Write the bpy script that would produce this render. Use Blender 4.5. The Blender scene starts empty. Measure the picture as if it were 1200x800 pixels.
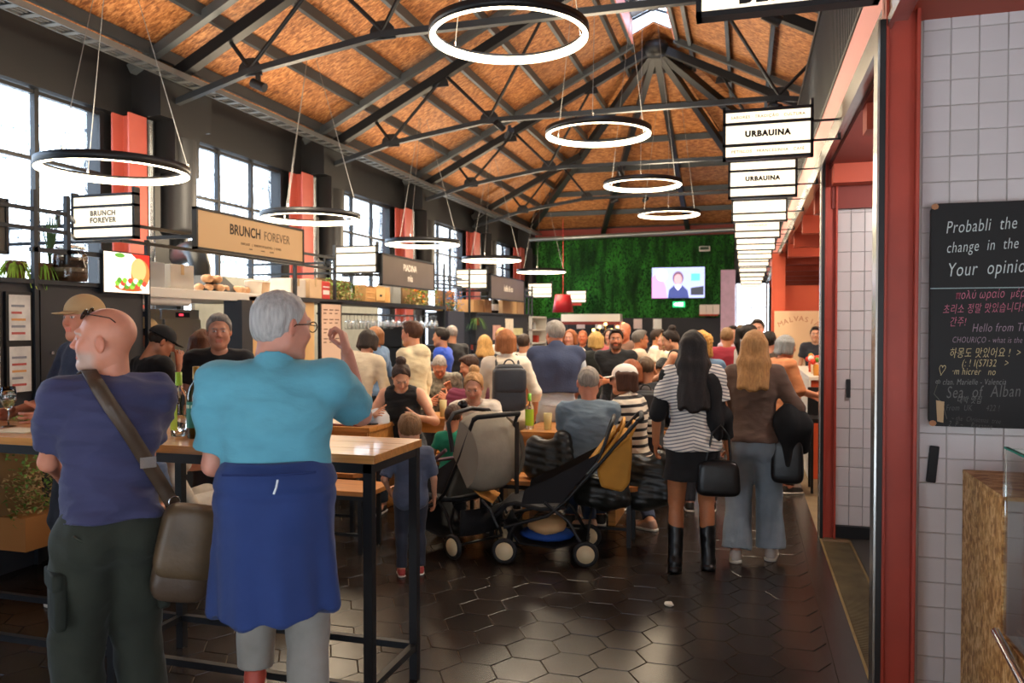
import bpy, bmesh, math, random
import numpy as np
from mathutils import Vector, Matrix
random.seed(7); RNG = np.random.RandomState(7)
PI = math.pi
scn = bpy.context.scene
COL = scn.collection

# ------------------------------------------------------------------ camera, world, exposure
EYE = 1.62; FPX = 930.0
YAW = math.atan(274/930); PIT = -math.atan(19/930)
cam_d = bpy.data.cameras.new('camera'); cam = bpy.data.objects.new('camera', cam_d); COL.objects.link(cam)
cam_d.sensor_width = 36; cam_d.lens = FPX/1200*36; cam_d.clip_start = .05; cam_d.clip_end = 300
cam.location = (0, 0, EYE); cam.rotation_euler = (PI/2+PIT, 0, YAW)
cam_d.dof.use_dof = True; cam_d.dof.focus_distance = 3.9; cam_d.dof.aperture_fstop = 3.2
scn.camera = cam
scn.view_settings.view_transform = 'Standard'; scn.view_settings.look = 'None'
scn.view_settings.exposure = 0.68; scn.view_settings.gamma = 1.0; scn.view_settings.use_curve_mapping = False

WORLD_STRENGTH = 4.6
w = bpy.data.worlds.new('sky'); scn.world = w; w.use_nodes = True
wn = w.node_tree.nodes; wl = w.node_tree.links
bg = wn['Background']; bg.inputs[1].default_value = WORLD_STRENGTH
tc = wn.new('ShaderNodeTexCoord'); sp = wn.new('ShaderNodeSeparateXYZ'); rp = wn.new('ShaderNodeValToRGB')
wl.new(tc.outputs['Generated'], sp.inputs[0]); wl.new(sp.outputs[2], rp.inputs[0]); wl.new(rp.outputs[0], bg.inputs[0])
rp.color_ramp.elements[0].position = 0.0; rp.color_ramp.elements[0].color = (.80, .90, 1, 1)
rp.color_ramp.elements[1].position = 0.6; rp.color_ramp.elements[1].color = (.50, .70, 1, 1)

def add_light(name, kind, loc, energy, color, size=None, rot=None, sizey=None, spot=None):
    d = bpy.data.lights.new(name, kind); d.energy = energy; d.color = color
    if kind == 'AREA':
        d.size = size
        if sizey: d.shape = 'RECTANGLE'; d.size_y = sizey
    elif kind == 'SPOT':
        d.spot_size = spot; d.spot_blend = .6; d.shadow_soft_size = size or .05
    elif size: d.shadow_soft_size = size
    o = bpy.data.objects.new(name, d); o.location = loc
    if rot: o.rotation_euler = rot
    COL.objects.link(o); return o
sun = bpy.data.lights.new('sun', 'SUN'); sun.energy = 2.0; sun.angle = .05; sun.color = (1, .93, .82)
so = bpy.data.objects.new('sun', sun); so.rotation_euler = (math.radians(38), 0, math.radians(160)); COL.objects.link(so)
#LIGHTS#

# ------------------------------------------------------------------ geometry helpers
def nrm(v): v = np.asarray(v, float); return v/(np.linalg.norm(v)+1e-9)
_fw = np.array([-math.sin(YAW)*math.cos(PIT), math.cos(YAW)*math.cos(PIT), math.sin(PIT)])
_rt = np.array([math.cos(YAW), math.sin(YAW), 0.]); _up = np.cross(_rt, _fw)
def at(px, py, D):
    "point of the hall seen at photo pixel px,py at real distance D (metres, along the view axis)"
    return np.array([0, 0, EYE])+(_fw+_rt*(px-600)/FPX-_up*(py-400)/FPX)*D
def onX(px, py, X):
    d = _fw+_rt*(px-600)/FPX-_up*(py-400)/FPX; return np.array([0, 0, EYE])+d*X/d[0]
def onY(px, py, Y):
    d = _fw+_rt*(px-600)/FPX-_up*(py-400)/FPX; return np.array([0, 0, EYE])+d*Y/d[1]

class MB:
    def __init__(s): s.v = []; s.f = []; s.n = 0; s.sm = []
    def add(s, v, f, smooth=False):
        s.v.extend([tuple(map(float, p)) for p in v]); s.f.extend([tuple(int(i)+s.n for i in q) for q in f])
        s.sm.extend([smooth]*len(f)); s.n += len(v); return s
    def box(s, x0, x1, y0, y1, z0, z1):
        v = [(x, y, z) for z in (z0, z1) for y in (y0, y1) for x in (x0, x1)]
        return s.add(v, [(0,2,3,1),(4,5,7,6),(0,1,5,4),(2,6,7,3),(0,4,6,2),(1,3,7,5)])
    def obox(s, c, ax, ay, az):
        "oriented box: centre and three half-extent vectors"
        c, ax, ay, az = [np.array(q, float) for q in (c, ax, ay, az)]
        v = [c+i*ax+j*ay+k*az for k in (-1, 1) for j in (-1, 1) for i in (-1, 1)]
        return s.add(v, [(0,2,3,1),(4,5,7,6),(0,1,5,4),(2,6,7,3),(0,4,6,2),(1,3,7,5)])
    def bar(s, p, q, w, h=None, up=(0, 0, 1)):
        "rectangular bar from p to q, w wide, h tall"
        h = h or w; p = np.array(p, float); q = np.array(q, float); d = nrm(q-p)
        x = np.cross(d, up)
        if np.linalg.norm(x) < .05: x = np.cross(d, (0, 1, 0))
        x = nrm(x); u = np.cross(x, d)
        return s.obox((p+q)/2, (q-p)/2, x*w/2, u*h/2)
    def tube(s, pts, r, n=10, closed=False, caps=True, rs=None):
        P = [np.array(p, float) for p in pts]; m = len(P); V = []; up = None
        for i, p in enumerate(P):
            if closed: t = nrm(P[(i+1) % m]-P[i-1])
            else: t = nrm(P[min(i+1, m-1)]-P[max(i-1, 0)])
            if up is None: up = np.array([0, 0, 1.]) if abs(t[2]) < .9 else np.array([1., 0, 0])
            x = nrm(np.cross(t, up)); up = nrm(np.cross(x, t)); rr = rs[i] if rs else r
            for k in range(n):
                a = 2*PI*k/n; V.append(p+rr*(x*math.cos(a)+up*math.sin(a)))
        F = []
        for i in range(m if closed else m-1):
            for k in range(n):
                a = i*n+k; b = i*n+(k+1) % n; c = ((i+1) % m)*n+(k+1) % n; d = ((i+1) % m)*n+k
                F.append((a, b, c, d))
        s.add(V, F, True)
        if caps and not closed:
            s.add(V[:n], [tuple(range(n))[::-1]]); s.add(V[-n:], [tuple(range(n))])
        return s
    def lathe(s, prof, c=(0, 0, 0), n=20, axis='z', smooth=True):
        V = []; c = np.array(c, float)
        for r, z in prof:
            for k in range(n):
                a = 2*PI*k/n; p = (r*math.cos(a), r*math.sin(a), z)
                if axis == 'y': p = (p[0], p[2], p[1])
                if axis == 'x': p = (p[2], p[0], p[1])
                V.append(c+p)
        F = [(i*n+k, i*n+(k+1) % n, (i+1)*n+(k+1) % n, (i+1)*n+k) for i in range(len(prof)-1) for k in range(n)]
        s.add(V, F, smooth)
        if prof[0][0] > 1e-4: s.add(V[:n], [tuple(range(n))[::-1]])
        if prof[-1][0] > 1e-4: s.add(V[-n:], [tuple(range(n))])
        return s
    def prism(s, poly, z0, z1, o=(0, 0, 0), ax=(1, 0, 0), ay=(0, 1, 0), az=(0, 0, 1)):
        o, ax, ay, az = [np.array(q, float) for q in (o, ax, ay, az)]; n = len(poly)
        V = [o+ax*x+ay*y+az*z for z in (z0, z1) for x, y in poly]
        return s.add(V, [tuple(range(n))[::-1], tuple(range(n, 2*n))]+[(i, (i+1) % n, n+(i+1) % n, n+i) for i in range(n)])
    def blob(s, c, r, n=8, R=None, jitter=0):
        c = np.array(c, float); r = np.array(r if hasattr(r, '__len__') else (r, r, r), float); V = []; m = n//2+1
        for i in range(m+1):
            th = PI*i/m
            for k in range(n):
                a = 2*PI*k/n; q = np.array([math.sin(th)*math.cos(a), math.sin(th)*math.sin(a), math.cos(th)])*r
                if jitter: q = q*(1+RNG.uniform(-jitter, jitter))
                if R is not None: q = R@q
                V.append(c+q)
        return s.add(V, [(i*n+k, (i+1)*n+k, (i+1)*n+(k+1) % n, i*n+(k+1) % n) for i in range(m) for k in range(n)], True)
    def mesh(s, name, mat):
        me = bpy.data.meshes.new(name); me.from_pydata(s.v, [], s.f)
        me.polygons.foreach_set('use_smooth', s.sm); me.materials.append(mat); me.update(); return me
    def build(s, name, mat, parent=None, bevel=0):
        o = bpy.data.objects.new(name, s.mesh(name, mat)); COL.objects.link(o)
        if parent is not None: o.parent = parent
        if bevel:
            m = o.modifiers.new('bevel', 'BEVEL'); m.width = bevel; m.segments = 2; m.limit_method = 'ANGLE'
        return o

def tag(o, label=None, cat=None, group=None, kind=None):
    if label: o['label'] = label
    if cat: o['category'] = cat
    if group: o['group'] = group
    if kind: o['kind'] = kind
    return o
def thing(name, label, cat, loc=(0, 0, 0), rz=0, group=None):
    o = bpy.data.objects.new(name, None); COL.objects.link(o); o.empty_display_size = .1
    o.location = loc; o.rotation_euler = (0, 0, rz); return tag(o, label, cat, group)
def copy_tree(o, parent=None):
    c = o.copy(); COL.objects.link(c)
    if parent is not None: c.parent = parent
    for ch in list(o.children): copy_tree(ch, c)
    return c
def struct(name, mb, mat, parent=None, bevel=0):
    o = mb.build(name, mat, parent, bevel)
    if parent is None: o['kind'] = 'structure'
    return o
def curve_text(name, body, mat, parent, loc, rot, size, align='CENTER', ext=.001, shear=0, sx=1, bold=0, space=1, font=None):
    cu = bpy.data.curves.new(name, 'FONT'); cu.body = body; cu.size = size; cu.align_x = align; cu.align_y = 'CENTER'
    cu.extrude = ext; cu.shear = shear; cu.offset = bold; cu.space_character = space; cu.resolution_u = 3
    cu.materials.append(mat); t_ = bpy.data.objects.new(name, cu); COL.objects.link(t_); pass
    me = bpy.data.meshes.new_from_object(t_.evaluated_get(bpy.context.evaluated_depsgraph_get())); me.name = name
    bpy.data.objects.remove(t_, do_unlink=True); o = bpy.data.objects.new(name, me); COL.objects.link(o)
    if parent is not None: o.parent = parent
    o.location = loc; o.rotation_euler = rot; o.scale = (sx, 1, 1); return o

# ------------------------------------------------------------------ materials
def srgb(h):
    if isinstance(h, str): h = [int(h[i:i+2], 16)/255 for i in (0, 2, 4)]
    return tuple(c/12.92 if c <= .04045 else ((c+.055)/1.055)**2.4 for c in h)
_MC = {}
def mat(color, rough=.5, metal=0, noise=0, nscale=8, bump=0, bscale=60, name=None, emit=0, trans=0, alpha=1, coat=0,
        spec=.5, sheen=0, stretch=(1, 1, 1), rand=0, ior=1.45, stripes=None, ecolor=None):
    key = (color, rough, metal, noise, nscale, bump, bscale, emit, trans, alpha, coat, spec, sheen, stretch, rand, stripes, ecolor)
    if key in _MC: return _MC[key]
    m = bpy.data.materials.new(name or 'mat_%s' % (color if isinstance(color, str) else 'c')); m.use_nodes = True
    nt = m.node_tree; b = nt.nodes['Principled BSDF']; c = srgb(color)+(1,)
    b.inputs['Base Color'].default_value = c; b.inputs['Roughness'].default_value = rough; b.inputs['Metallic'].default_value = metal
    b.inputs['Specular IOR Level'].default_value = spec; b.inputs['Coat Weight'].default_value = coat; b.inputs['IOR'].default_value = ior
    b.inputs['Transmission Weight'].default_value = trans; b.inputs['Alpha'].default_value = alpha; b.inputs['Sheen Weight'].default_value = sheen
    if emit:
        b.inputs['Emission Color'].default_value = (srgb(ecolor)+(1,)) if ecolor else c; b.inputs['Emission Strength'].default_value = emit
    t = nt.nodes.new('ShaderNodeTexCoord'); mp = nt.nodes.new('ShaderNodeMapping'); mp.inputs['Scale'].default_value = stretch
    nt.links.new(t.outputs['Object'], mp.inputs[0]); last = None
    if noise or rand or stripes:
        hs = nt.nodes.new('ShaderNodeHueSaturation'); hs.inputs['Color'].default_value = c; last = hs
        val = None
        if noise:
            n = nt.nodes.new('ShaderNodeTexNoise'); n.inputs['Scale'].default_value = nscale; n.inputs['Detail'].default_value = 5
            nt.links.new(mp.outputs[0], n.inputs['Vector'])
            mr = nt.nodes.new('ShaderNodeMapRange'); mr.inputs[1].default_value = .25; mr.inputs[2].default_value = .75
            mr.inputs[3].default_value = 1-noise; mr.inputs[4].default_value = 1+noise
            nt.links.new(n.outputs[0], mr.inputs[0]); val = mr.outputs[0]
        if rand:
            oi = nt.nodes.new('ShaderNodeObjectInfo'); m2 = nt.nodes.new('ShaderNodeMapRange')
            m2.inputs[3].default_value = 1-rand; m2.inputs[4].default_value = 1+rand; nt.links.new(oi.outputs['Random'], m2.inputs[0])
            if val is not None:
                mm = nt.nodes.new('ShaderNodeMath'); mm.operation = 'MULTIPLY'; nt.links.new(val, mm.inputs[0]); nt.links.new(m2.outputs[0], mm.inputs[1]); val = mm.outputs[0]
            else: val = m2.outputs[0]
        if val is not None: nt.links.new(val, hs.inputs['Value'])
        if stripes:   # (colour2, period, duty, axis, slope)
            c2, per, duty, ax, slope = stripes
            sx = nt.nodes.new('ShaderNodeSeparateXYZ'); nt.links.new(t.outputs['Object'], sx.inputs[0])
            ab = nt.nodes.new('ShaderNodeMath'); ab.operation = 'ABSOLUTE'; nt.links.new(sx.outputs[0], ab.inputs[0])
            ma = nt.nodes.new('ShaderNodeMath'); ma.operation = 'MULTIPLY_ADD'; nt.links.new(ab.outputs[0], ma.inputs[0]); ma.inputs[1].default_value = slope
            nt.links.new(sx.outputs[ax], ma.inputs[2])
            dv = nt.nodes.new('ShaderNodeMath'); dv.operation = 'DIVIDE'; nt.links.new(ma.outputs[0], dv.inputs[0]); dv.inputs[1].default_value = per
            fr = nt.nodes.new('ShaderNodeMath'); fr.operation = 'FRACT'; nt.links.new(dv.outputs[0], fr.inputs[0])
            lt = nt.nodes.new('ShaderNodeMath'); lt.operation = 'LESS_THAN'; nt.links.new(fr.outputs[0], lt.inputs[0]); lt.inputs[1].default_value = duty
            mx = nt.nodes.new('ShaderNodeMix'); mx.data_type = 'RGBA'; mx.inputs['A'].default_value = c; mx.inputs['B'].default_value = srgb(c2)+(1,)
            nt.links.new(lt.outputs[0], mx.inputs['Factor']); nt.links.new(mx.outputs['Result'], hs.inputs['Color'])
        nt.links.new(hs.outputs[0], b.inputs['Base Color'])
    if bump:
        n2 = nt.nodes.new('ShaderNodeTexNoise'); n2.inputs['Scale'].default_value = bscale; n2.inputs['Detail'].default_value = 4
        nt.links.new(mp.outputs[0], n2.inputs['Vector']); bp = nt.nodes.new('ShaderNodeBump'); bp.inputs['Strength'].default_value = bump; bp.inputs['Distance'].default_value = .01
        nt.links.new(n2.outputs[0], bp.inputs['Height']); nt.links.new(bp.outputs[0], b.inputs['Normal'])
    _MC[key] = m; return m
def wood(color, scale=6, rough=.4, stretch=(1, 12, 12), dark=.55, bump=.1, coat=0):
    key = ('wood', color, scale, rough, stretch, dark)
    if key in _MC: return _MC[key]
    m = mat(color, rough, coat=coat, ior=1.4501+len(_MC)*1e-5, name='wood'); _MC[key] = m
    m = m.copy(); _MC[key] = m
    nt = m.node_tree; b = nt.nodes['Principled BSDF']
    t = nt.nodes.new('ShaderNodeTexCoord'); mp = nt.nodes.new('ShaderNodeMapping'); mp.inputs['Scale'].default_value = stretch
    nt.links.new(t.outputs['Object'], mp.inputs[0]); n = nt.nodes.new('ShaderNodeTexNoise'); n.inputs['Scale'].default_value = scale
    n.inputs['Detail'].default_value = 6; n.inputs['Distortion'].default_value = .6; nt.links.new(mp.outputs[0], n.inputs['Vector'])
    r = nt.nodes.new('ShaderNodeValToRGB'); c = srgb(color); r.color_ramp.elements[0].position = .3; r.color_ramp.elements[1].position = .7
    r.color_ramp.elements[0].color = tuple(x*dark for x in c)+(1,); r.color_ramp.elements[1].color = tuple(min(1, x*1.15) for x in c)+(1,)
    nt.links.new(n.outputs[0], r.inputs[0]); nt.links.new(r.outputs[0], b.inputs['Base Color'])
    return m
def osb_mat(name, base, light, dark, rough=.6, sc=14):
    m = bpy.data.materials.new(name); m.use_nodes = True; nt = m.node_tree; b = nt.nodes['Principled BSDF']; b.inputs['Roughness'].default_value = rough
    t = nt.nodes.new('ShaderNodeTexCoord'); prev = None
    for i, (ang, s) in enumerate(((.4, sc), (1.9, sc*.8), (-.6, sc*1.2))):
        mp = nt.nodes.new('ShaderNodeMapping'); mp.inputs['Rotation'].default_value = (ang*.7, ang*.3, ang); mp.inputs['Scale'].default_value = (1, 3.4, 2)
        nt.links.new(t.outputs['Object'], mp.inputs[0]); v = nt.nodes.new('ShaderNodeTexVoronoi'); v.inputs['Scale'].default_value = s
        nt.links.new(mp.outputs[0], v.inputs['Vector']); sp_ = nt.nodes.new('ShaderNodeSeparateColor'); nt.links.new(v.outputs['Color'], sp_.inputs[0])
        if prev is None: prev = sp_.outputs[0]
        else:
            a = nt.nodes.new('ShaderNodeMath'); a.operation = 'ADD'; nt.links.new(prev, a.inputs[0]); nt.links.new(sp_.outputs[0], a.inputs[1]); prev = a.outputs[0]
    dv = nt.nodes.new('ShaderNodeMath'); dv.operation = 'DIVIDE'; nt.links.new(prev, dv.inputs[0]); dv.inputs[1].default_value = 3
    r = nt.nodes.new('ShaderNodeValToRGB'); e = r.color_ramp.elements
    e[0].position = .2; e[0].color = srgb(dark)+(1,); e[1].position = .8; e[1].color = srgb(light)+(1,); q = e.new(.5); q.color = srgb(base)+(1,)
    nt.links.new(dv.outputs[0], r.inputs[0]); oi = nt.nodes.new('ShaderNodeObjectInfo'); m2 = nt.nodes.new('ShaderNodeMapRange')
    m2.inputs[3].default_value = .82; m2.inputs[4].default_value = 1.12; nt.links.new(oi.outputs['Random'], m2.inputs[0])
    hs = nt.nodes.new('ShaderNodeHueSaturation'); nt.links.new(m2.outputs[0], hs.inputs['Value']); nt.links.new(r.outputs[0], hs.inputs['Color'])
    nt.links.new(hs.outputs[0], b.inputs['Base Color']); return m
# ------------------------------------------------------------------ implicit-surface modeller for people and soft goods
class G:
    def __init__(s, lo, hi, h):
        s.lo = np.array(lo, float)-2*h; s.h = h; s.n = np.ceil((np.array(hi, float)+2*h-s.lo)/h).astype(int)+1
        s.F = np.full(s.n, 9., np.float32); s.ax = [(s.lo[i]+h*np.arange(s.n[i])).astype(np.float32) for i in range(3)]
    def blk(s, lo, hi):
        i0 = np.clip(((np.array(lo)-s.lo)/s.h).astype(int), 0, s.n-1); i1 = np.clip(((np.array(hi)-s.lo)/s.h).astype(int)+2, 1, s.n)
        if (i1 <= i0).any(): return None
        sl = tuple(slice(a, b) for a, b in zip(i0, i1))
        return sl, s.ax[0][sl[0]][:, None, None], s.ax[1][sl[1]][None, :, None], s.ax[2][sl[2]][None, None, :]
    def mix(s, sl, d, k, sub):
        f = s.F[sl]
        if sub:
            d = -d; q = np.maximum(k-np.abs(f-d), 0)/k; s.F[sl] = np.maximum(f, d)+q*q*k*.25
        else:
            q = np.maximum(k-np.abs(f-d), 0)/k; s.F[sl] = np.minimum(f, d)-q*q*k*.25
    def cap(s, a, b, ra, rb=None, k=.02, sub=False, cut=None, flat=None):
        "tapered capsule; flat=(unit axis, ratio) squashes it along that axis; cut = list of (point, normal) planes"
        a = np.array(a, float); b = np.array(b, float); rb = ra if rb is None else rb; R = max(ra, rb)*1.15+k+2*s.h
        t = s.blk(np.minimum(a, b)-R, np.maximum(a, b)+R)
        if t is None: return s
        sl, X, Y, Z = t; ba = b-a; L = max(ba@ba, 1e-9)
        px, py, pz = X-a[0], Y-a[1], Z-a[2]; hh = np.clip((px*ba[0]+py*ba[1]+pz*ba[2])/L, 0, 1)
        qx, qy, qz = px-ba[0]*hh, py-ba[1]*hh, pz-ba[2]*hh
        d2 = qx*qx+qy*qy+qz*qz
        if flat is not None:
            n, r = flat; dn = qx*n[0]+qy*n[1]+qz*n[2]; d2 = d2+dn*dn*(1/(r*r)-1)
        d = np.sqrt(d2)-(ra+(rb-ra)*hh)
        for (p, n) in (cut or []):
            d = np.maximum(d, (X-p[0])*n[0]+(Y-p[1])*n[1]+(Z-p[2])*n[2])
        s.mix(sl, d.astype(np.float32), k, sub); return s
    def ell(s, c, r, R=None, k=.02, sub=False, cut=None):
        c = np.array(c, float); r = np.array(r, float); m = r.max()+k+2*s.h; t = s.blk(c-m, c+m)
        if t is None: return s
        sl, X, Y, Z = t; x, y, z = X-c[0], Y-c[1], Z-c[2]
        if R is not None: x, y, z = [R[0, i]*x+R[1, i]*y+R[2, i]*z for i in range(3)]
        k0 = np.sqrt((x/r[0])**2+(y/r[1])**2+(z/r[2])**2); k1 = np.sqrt((x/r[0]**2)**2+(y/r[1]**2)**2+(z/r[2]**2)**2)+1e-6
        d = k0*(k0-1)/k1
        for (p, n) in (cut or []): d = np.maximum(d, (X-p[0])*n[0]+(Y-p[1])*n[1]+(Z-p[2])*n[2])
        s.mix(sl, (d+np.zeros((1, 1, 1))).astype(np.float32), k, sub); return s
    def plane(s, p, n):
        X, Y, Z = s.ax[0][:, None, None], s.ax[1][None, :, None], s.ax[2][None, None, :]
        s.F = np.maximum(s.F, ((X-p[0])*n[0]+(Y-p[1])*n[1]+(Z-p[2])*n[2]).astype(np.float32)); return s
    def nets(s):
        F = s.F; F[0] = F[-1] = 1; F[:, 0] = F[:, -1] = 1; F[:, :, 0] = F[:, :, -1] = 1
        S = F < 0; c = np.zeros(np.array(S.shape)-1, np.int8)
        for i in (0, 1):
            for j in (0, 1):
                for k in (0, 1): c += S[i:S.shape[0]-1+i, j:S.shape[1]-1+j, k:S.shape[2]-1+k]
        act = (c > 0) & (c < 8); I = np.argwhere(act); idx = np.full(act.shape, -1, np.int64); idx[act] = np.arange(len(I))
        if len(I) == 0: return np.zeros((0, 3)), np.zeros((0, 4), int)
        acc = np.zeros((len(I), 3)); cnt = np.zeros(len(I))
        cs = [(i, j, k) for i in (0, 1) for j in (0, 1) for k in (0, 1)]
        V = {q: F[I[:, 0]+q[0], I[:, 1]+q[1], I[:, 2]+q[2]] for q in cs}
        for q in cs:
            for ax in range(3):
                if q[ax] == 0:
                    r = list(q); r[ax] = 1; r = tuple(r); va, vb = V[q], V[r]; m = (va < 0) != (vb < 0)
                    tt = va[m]/(va[m]-vb[m]); P = np.tile(np.array(q, float), (m.sum(), 1)); P[:, ax] = tt; acc[m] += P; cnt[m] += 1
        verts = s.lo+s.h*(I+acc/cnt[:, None])
        faces = []
        for ax in range(3):
            u, v = (ax+1) % 3, (ax+2) % 3
            A = np.take(S, range(0, S.shape[ax]-1), ax); B = np.take(S, range(1, S.shape[ax]), ax)
            for flip, M in ((False, A & ~B), (True, B & ~A)):
                E = np.argwhere(M); E = E[(E[:, u] > 0) & (E[:, v] > 0)]
                if len(E) == 0: continue
                def cell(du, dv):
                    Q = E.copy(); Q[:, u] -= du; Q[:, v] -= dv; return idx[Q[:, 0], Q[:, 1], Q[:, 2]]
                q = np.stack([cell(1, 1), cell(0, 1), cell(0, 0), cell(1, 0)], 1)
                faces.append(q[:, ::-1] if flip else q)
        f = np.concatenate(faces); f = f[(f >= 0).all(1)]
        return verts, f
def vnormals(v, f):
    a = np.cross(v[f[:, 2]]-v[f[:, 0]], v[f[:, 3]]-v[f[:, 1]]); n = np.zeros_like(v)
    for i in range(4):
        for j in range(3): n[:, j] += np.bincount(f[:, i], a[:, j], len(v))
    return n/(np.linalg.norm(n, axis=1)[:, None]+1e-12)
def wob(p, sc, seed=0):
    "smooth pseudo-noise in -1..1"
    r = np.random.RandomState(seed); o = np.zeros(len(p))
    for i in range(6):
        d = r.normal(size=3); d /= np.linalg.norm(d); q = p+.35/sc*np.sin(p[:, [1, 2, 0]]*sc*.7+r.uniform(0, 6, 3)); o += np.sin(q@d*sc*(1+i*.35)+r.uniform(0, 6))/(1+i*.25)
    return o/3.2
def npmesh(name, v, f, mt, col=None, parent=None):
    me = bpy.data.meshes.new(name); nf = len(f); me.vertices.add(len(v)); me.vertices.foreach_set('co', np.asarray(v, np.float32).ravel())
    me.loops.add(nf*4); me.loops.foreach_set('vertex_index', np.asarray(f, np.int32).ravel()); me.polygons.add(nf)
    me.polygons.foreach_set('loop_start', np.arange(0, nf*4, 4, dtype=np.int32)); me.polygons.foreach_set('use_smooth', np.ones(nf, bool))
    me.update(calc_edges=True); me.materials.append(mt)
    if col is not None:
        a = me.color_attributes.new('Col', 'FLOAT_COLOR', 'POINT'); a.data.foreach_set('color', np.concatenate([col, np.ones((len(v), 1))], 1).astype(np.float32).ravel())
    o = bpy.data.objects.new(name, me); COL.objects.link(o)
    if parent is not None: o.parent = parent
    return o
def rotx(a): c, s = math.cos(a), math.sin(a); return np.array([[1, 0, 0], [0, c, -s], [0, s, c]])
def roty(a): c, s = math.cos(a), math.sin(a); return np.array([[c, 0, s], [0, 1, 0], [-s, 0, c]])
def rotz(a): c, s = math.cos(a), math.sin(a); return np.array([[c, -s, 0], [s, c, 0], [0, 0, 1]])

_skin = None
def skin_mat():
    global _skin
    if _skin: return _skin
    m = bpy.data.materials.new('skin'); m.use_nodes = True; nt = m.node_tree; b = nt.nodes['Principled BSDF']
    a = nt.nodes.new('ShaderNodeVertexColor'); a.layer_name = 'Col'; n = nt.nodes.new('ShaderNodeTexNoise'); n.inputs['Scale'].default_value = 25
    t = nt.nodes.new('ShaderNodeTexCoord'); nt.links.new(t.outputs['Object'], n.inputs['Vector'])
    mr = nt.nodes.new('ShaderNodeMapRange'); mr.inputs[3].default_value = .85; mr.inputs[4].default_value = 1.12; nt.links.new(n.outputs[0], mr.inputs[0])
    hs = nt.nodes.new('ShaderNodeHueSaturation'); nt.links.new(a.outputs[0], hs.inputs['Color']); nt.links.new(mr.outputs[0], hs.inputs['Value'])
    nt.links.new(hs.outputs[0], b.inputs['Base Color']); b.inputs['Roughness'].default_value = .48
    b.inputs['Subsurface Weight'].default_value = .12; b.inputs['Subsurface Scale'].default_value = .01; b.inputs['Subsurface Radius'].default_value = (1, .35, .2)
    _skin = m; return m

_cache = {}
def head_mesh(fem, h):
    key = ('head', fem, h)
    if key in _cache: return _cache[key]
    g = G((-.10, -.125, -.19), (.10, .135, .135), h); w_ = .94 if fem else 1
    g.ell((0, -.016, .036), (.077*w_, .098, .088), k=.02); g.ell((0, .022, -.03), (.063*w_, .070, .086), k=.03)
    for sx in (-1, 1):
        g.cap((sx*.050*w_, -.004, -.058), (sx*.014, .060, -.100), .023, .019 if fem else .022, k=.035)
        g.ell((sx*.040, .060, -.028), (.022, .022, .024), k=.03)                       # cheek
    g.cap((-.026, .083, .026), (.026, .083, .026), .011 if fem else .014, k=.02)        # brow
    for sx in (-1, 1): g.ell((sx*.030, .098, .008), (.018, .014, .013), k=.014, sub=True)
    for sx in (-1, 1): g.ell((sx*.030, .076, .006), (.0145, .0135, .0125), k=.004)
    g.cap((0, .086, .012), (0, .108, -.026), .008, .0115, k=.014)
    for sx in (-1, 1): g.ell((sx*.0115, .097, -.031), (.0085, .010, .008), k=.008)
    g.cap((-.018, .082, -.0575), (.018, .082, -.0575), .0085, k=.006); g.cap((-.013, .084, -.068), (.013, .084, -.068), .009, k=.005)
    g.cap((-.022, .0935, -.0625), (.022, .0935, -.0625), .0022, k=.003, sub=True)
    g.ell((0, .068, -.098), (.022, .020, .018), k=.02)
    for sx in (-1, 1):
        R = rotz(sx*.35)@rotx(-.15)
        g.ell((sx*.080*w_, -.010, -.004), (.009, .019, .031), R, k=.008); g.ell((sx*.090*w_, -.002, .000), (.006, .010, .018), R, k=.006, sub=True)
    g.cap((0, -.028, -.04), (0, -.045, -.20), .056 if not fem else .047, .056 if not fem else .046, k=.03)
    v, f = g.nets(); _cache[key] = (v, f); return v, f
def head_cols(v, skin, hairc, beard=0, lips=(.62, .25, .22), light=False):
    s = np.array(srgb(skin)); c = np.tile(s, (len(v), 1)); x, y, z = np.abs(v[:, 0]), v[:, 1], v[:, 2]
    red = np.exp(-((x-.035)**2+(z+.03)**2)/.0009)*(y > .03)*.35+np.exp(-(x**2+(z+.025)**2)/.0003)*(y > .09)*.35+(x > .079)*(y < .02)*.35
    c *= 1-red[:, None]*np.array([0, .35, .38])
    lp = (x < .024) & (y > .076) & (z > -.074) & (z < -.05); c[lp] = c[lp]*.45+np.array(lips)*s*1.0
    if beard:
        hb = np.array(srgb(hairc)); m = (y > .0) & (z < -.038) & (z > -.13) & ~lp & (y+.9*z > -.12) | ((x < .03) & (y > .07) & (z < -.04) & (z > -.05))
        wg = (np.clip((y+.002)/.03, 0, 1)*np.clip((-.028-z)/.025, 0, 1)*beard*(~lp)*(z > -.125))[:, None]; wg = np.maximum(wg, (((x < .03) & (y > .07) & (z < -.04) & (z > -.05))*beard*.8)[:, None]); c = c*(1-wg)+hb*wg
    hb = np.array(srgb(hairc)); br = (np.abs(z-.028+1.6*(x-.030)**2/.03*.3) < .0045) & (x > .012) & (x < .05) & (y > .06); c[br] = c[br]*.35+hb*.65
    ex = ((x-.030)/.0135)**2+((z-.006)/.0062)**2; e = (ex < 1) & (y > .07); c[e] = (.62, .58, .55)
    ir = (((x-.030)**2+(z-.006)**2) < .0058**2) & (y > .07); c[ir] = (.04, .025, .02)
    lid = (ex >= 1) & (ex < 1.5) & (z > .006) & (y > .07); c[lid] *= .72
    return c
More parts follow.
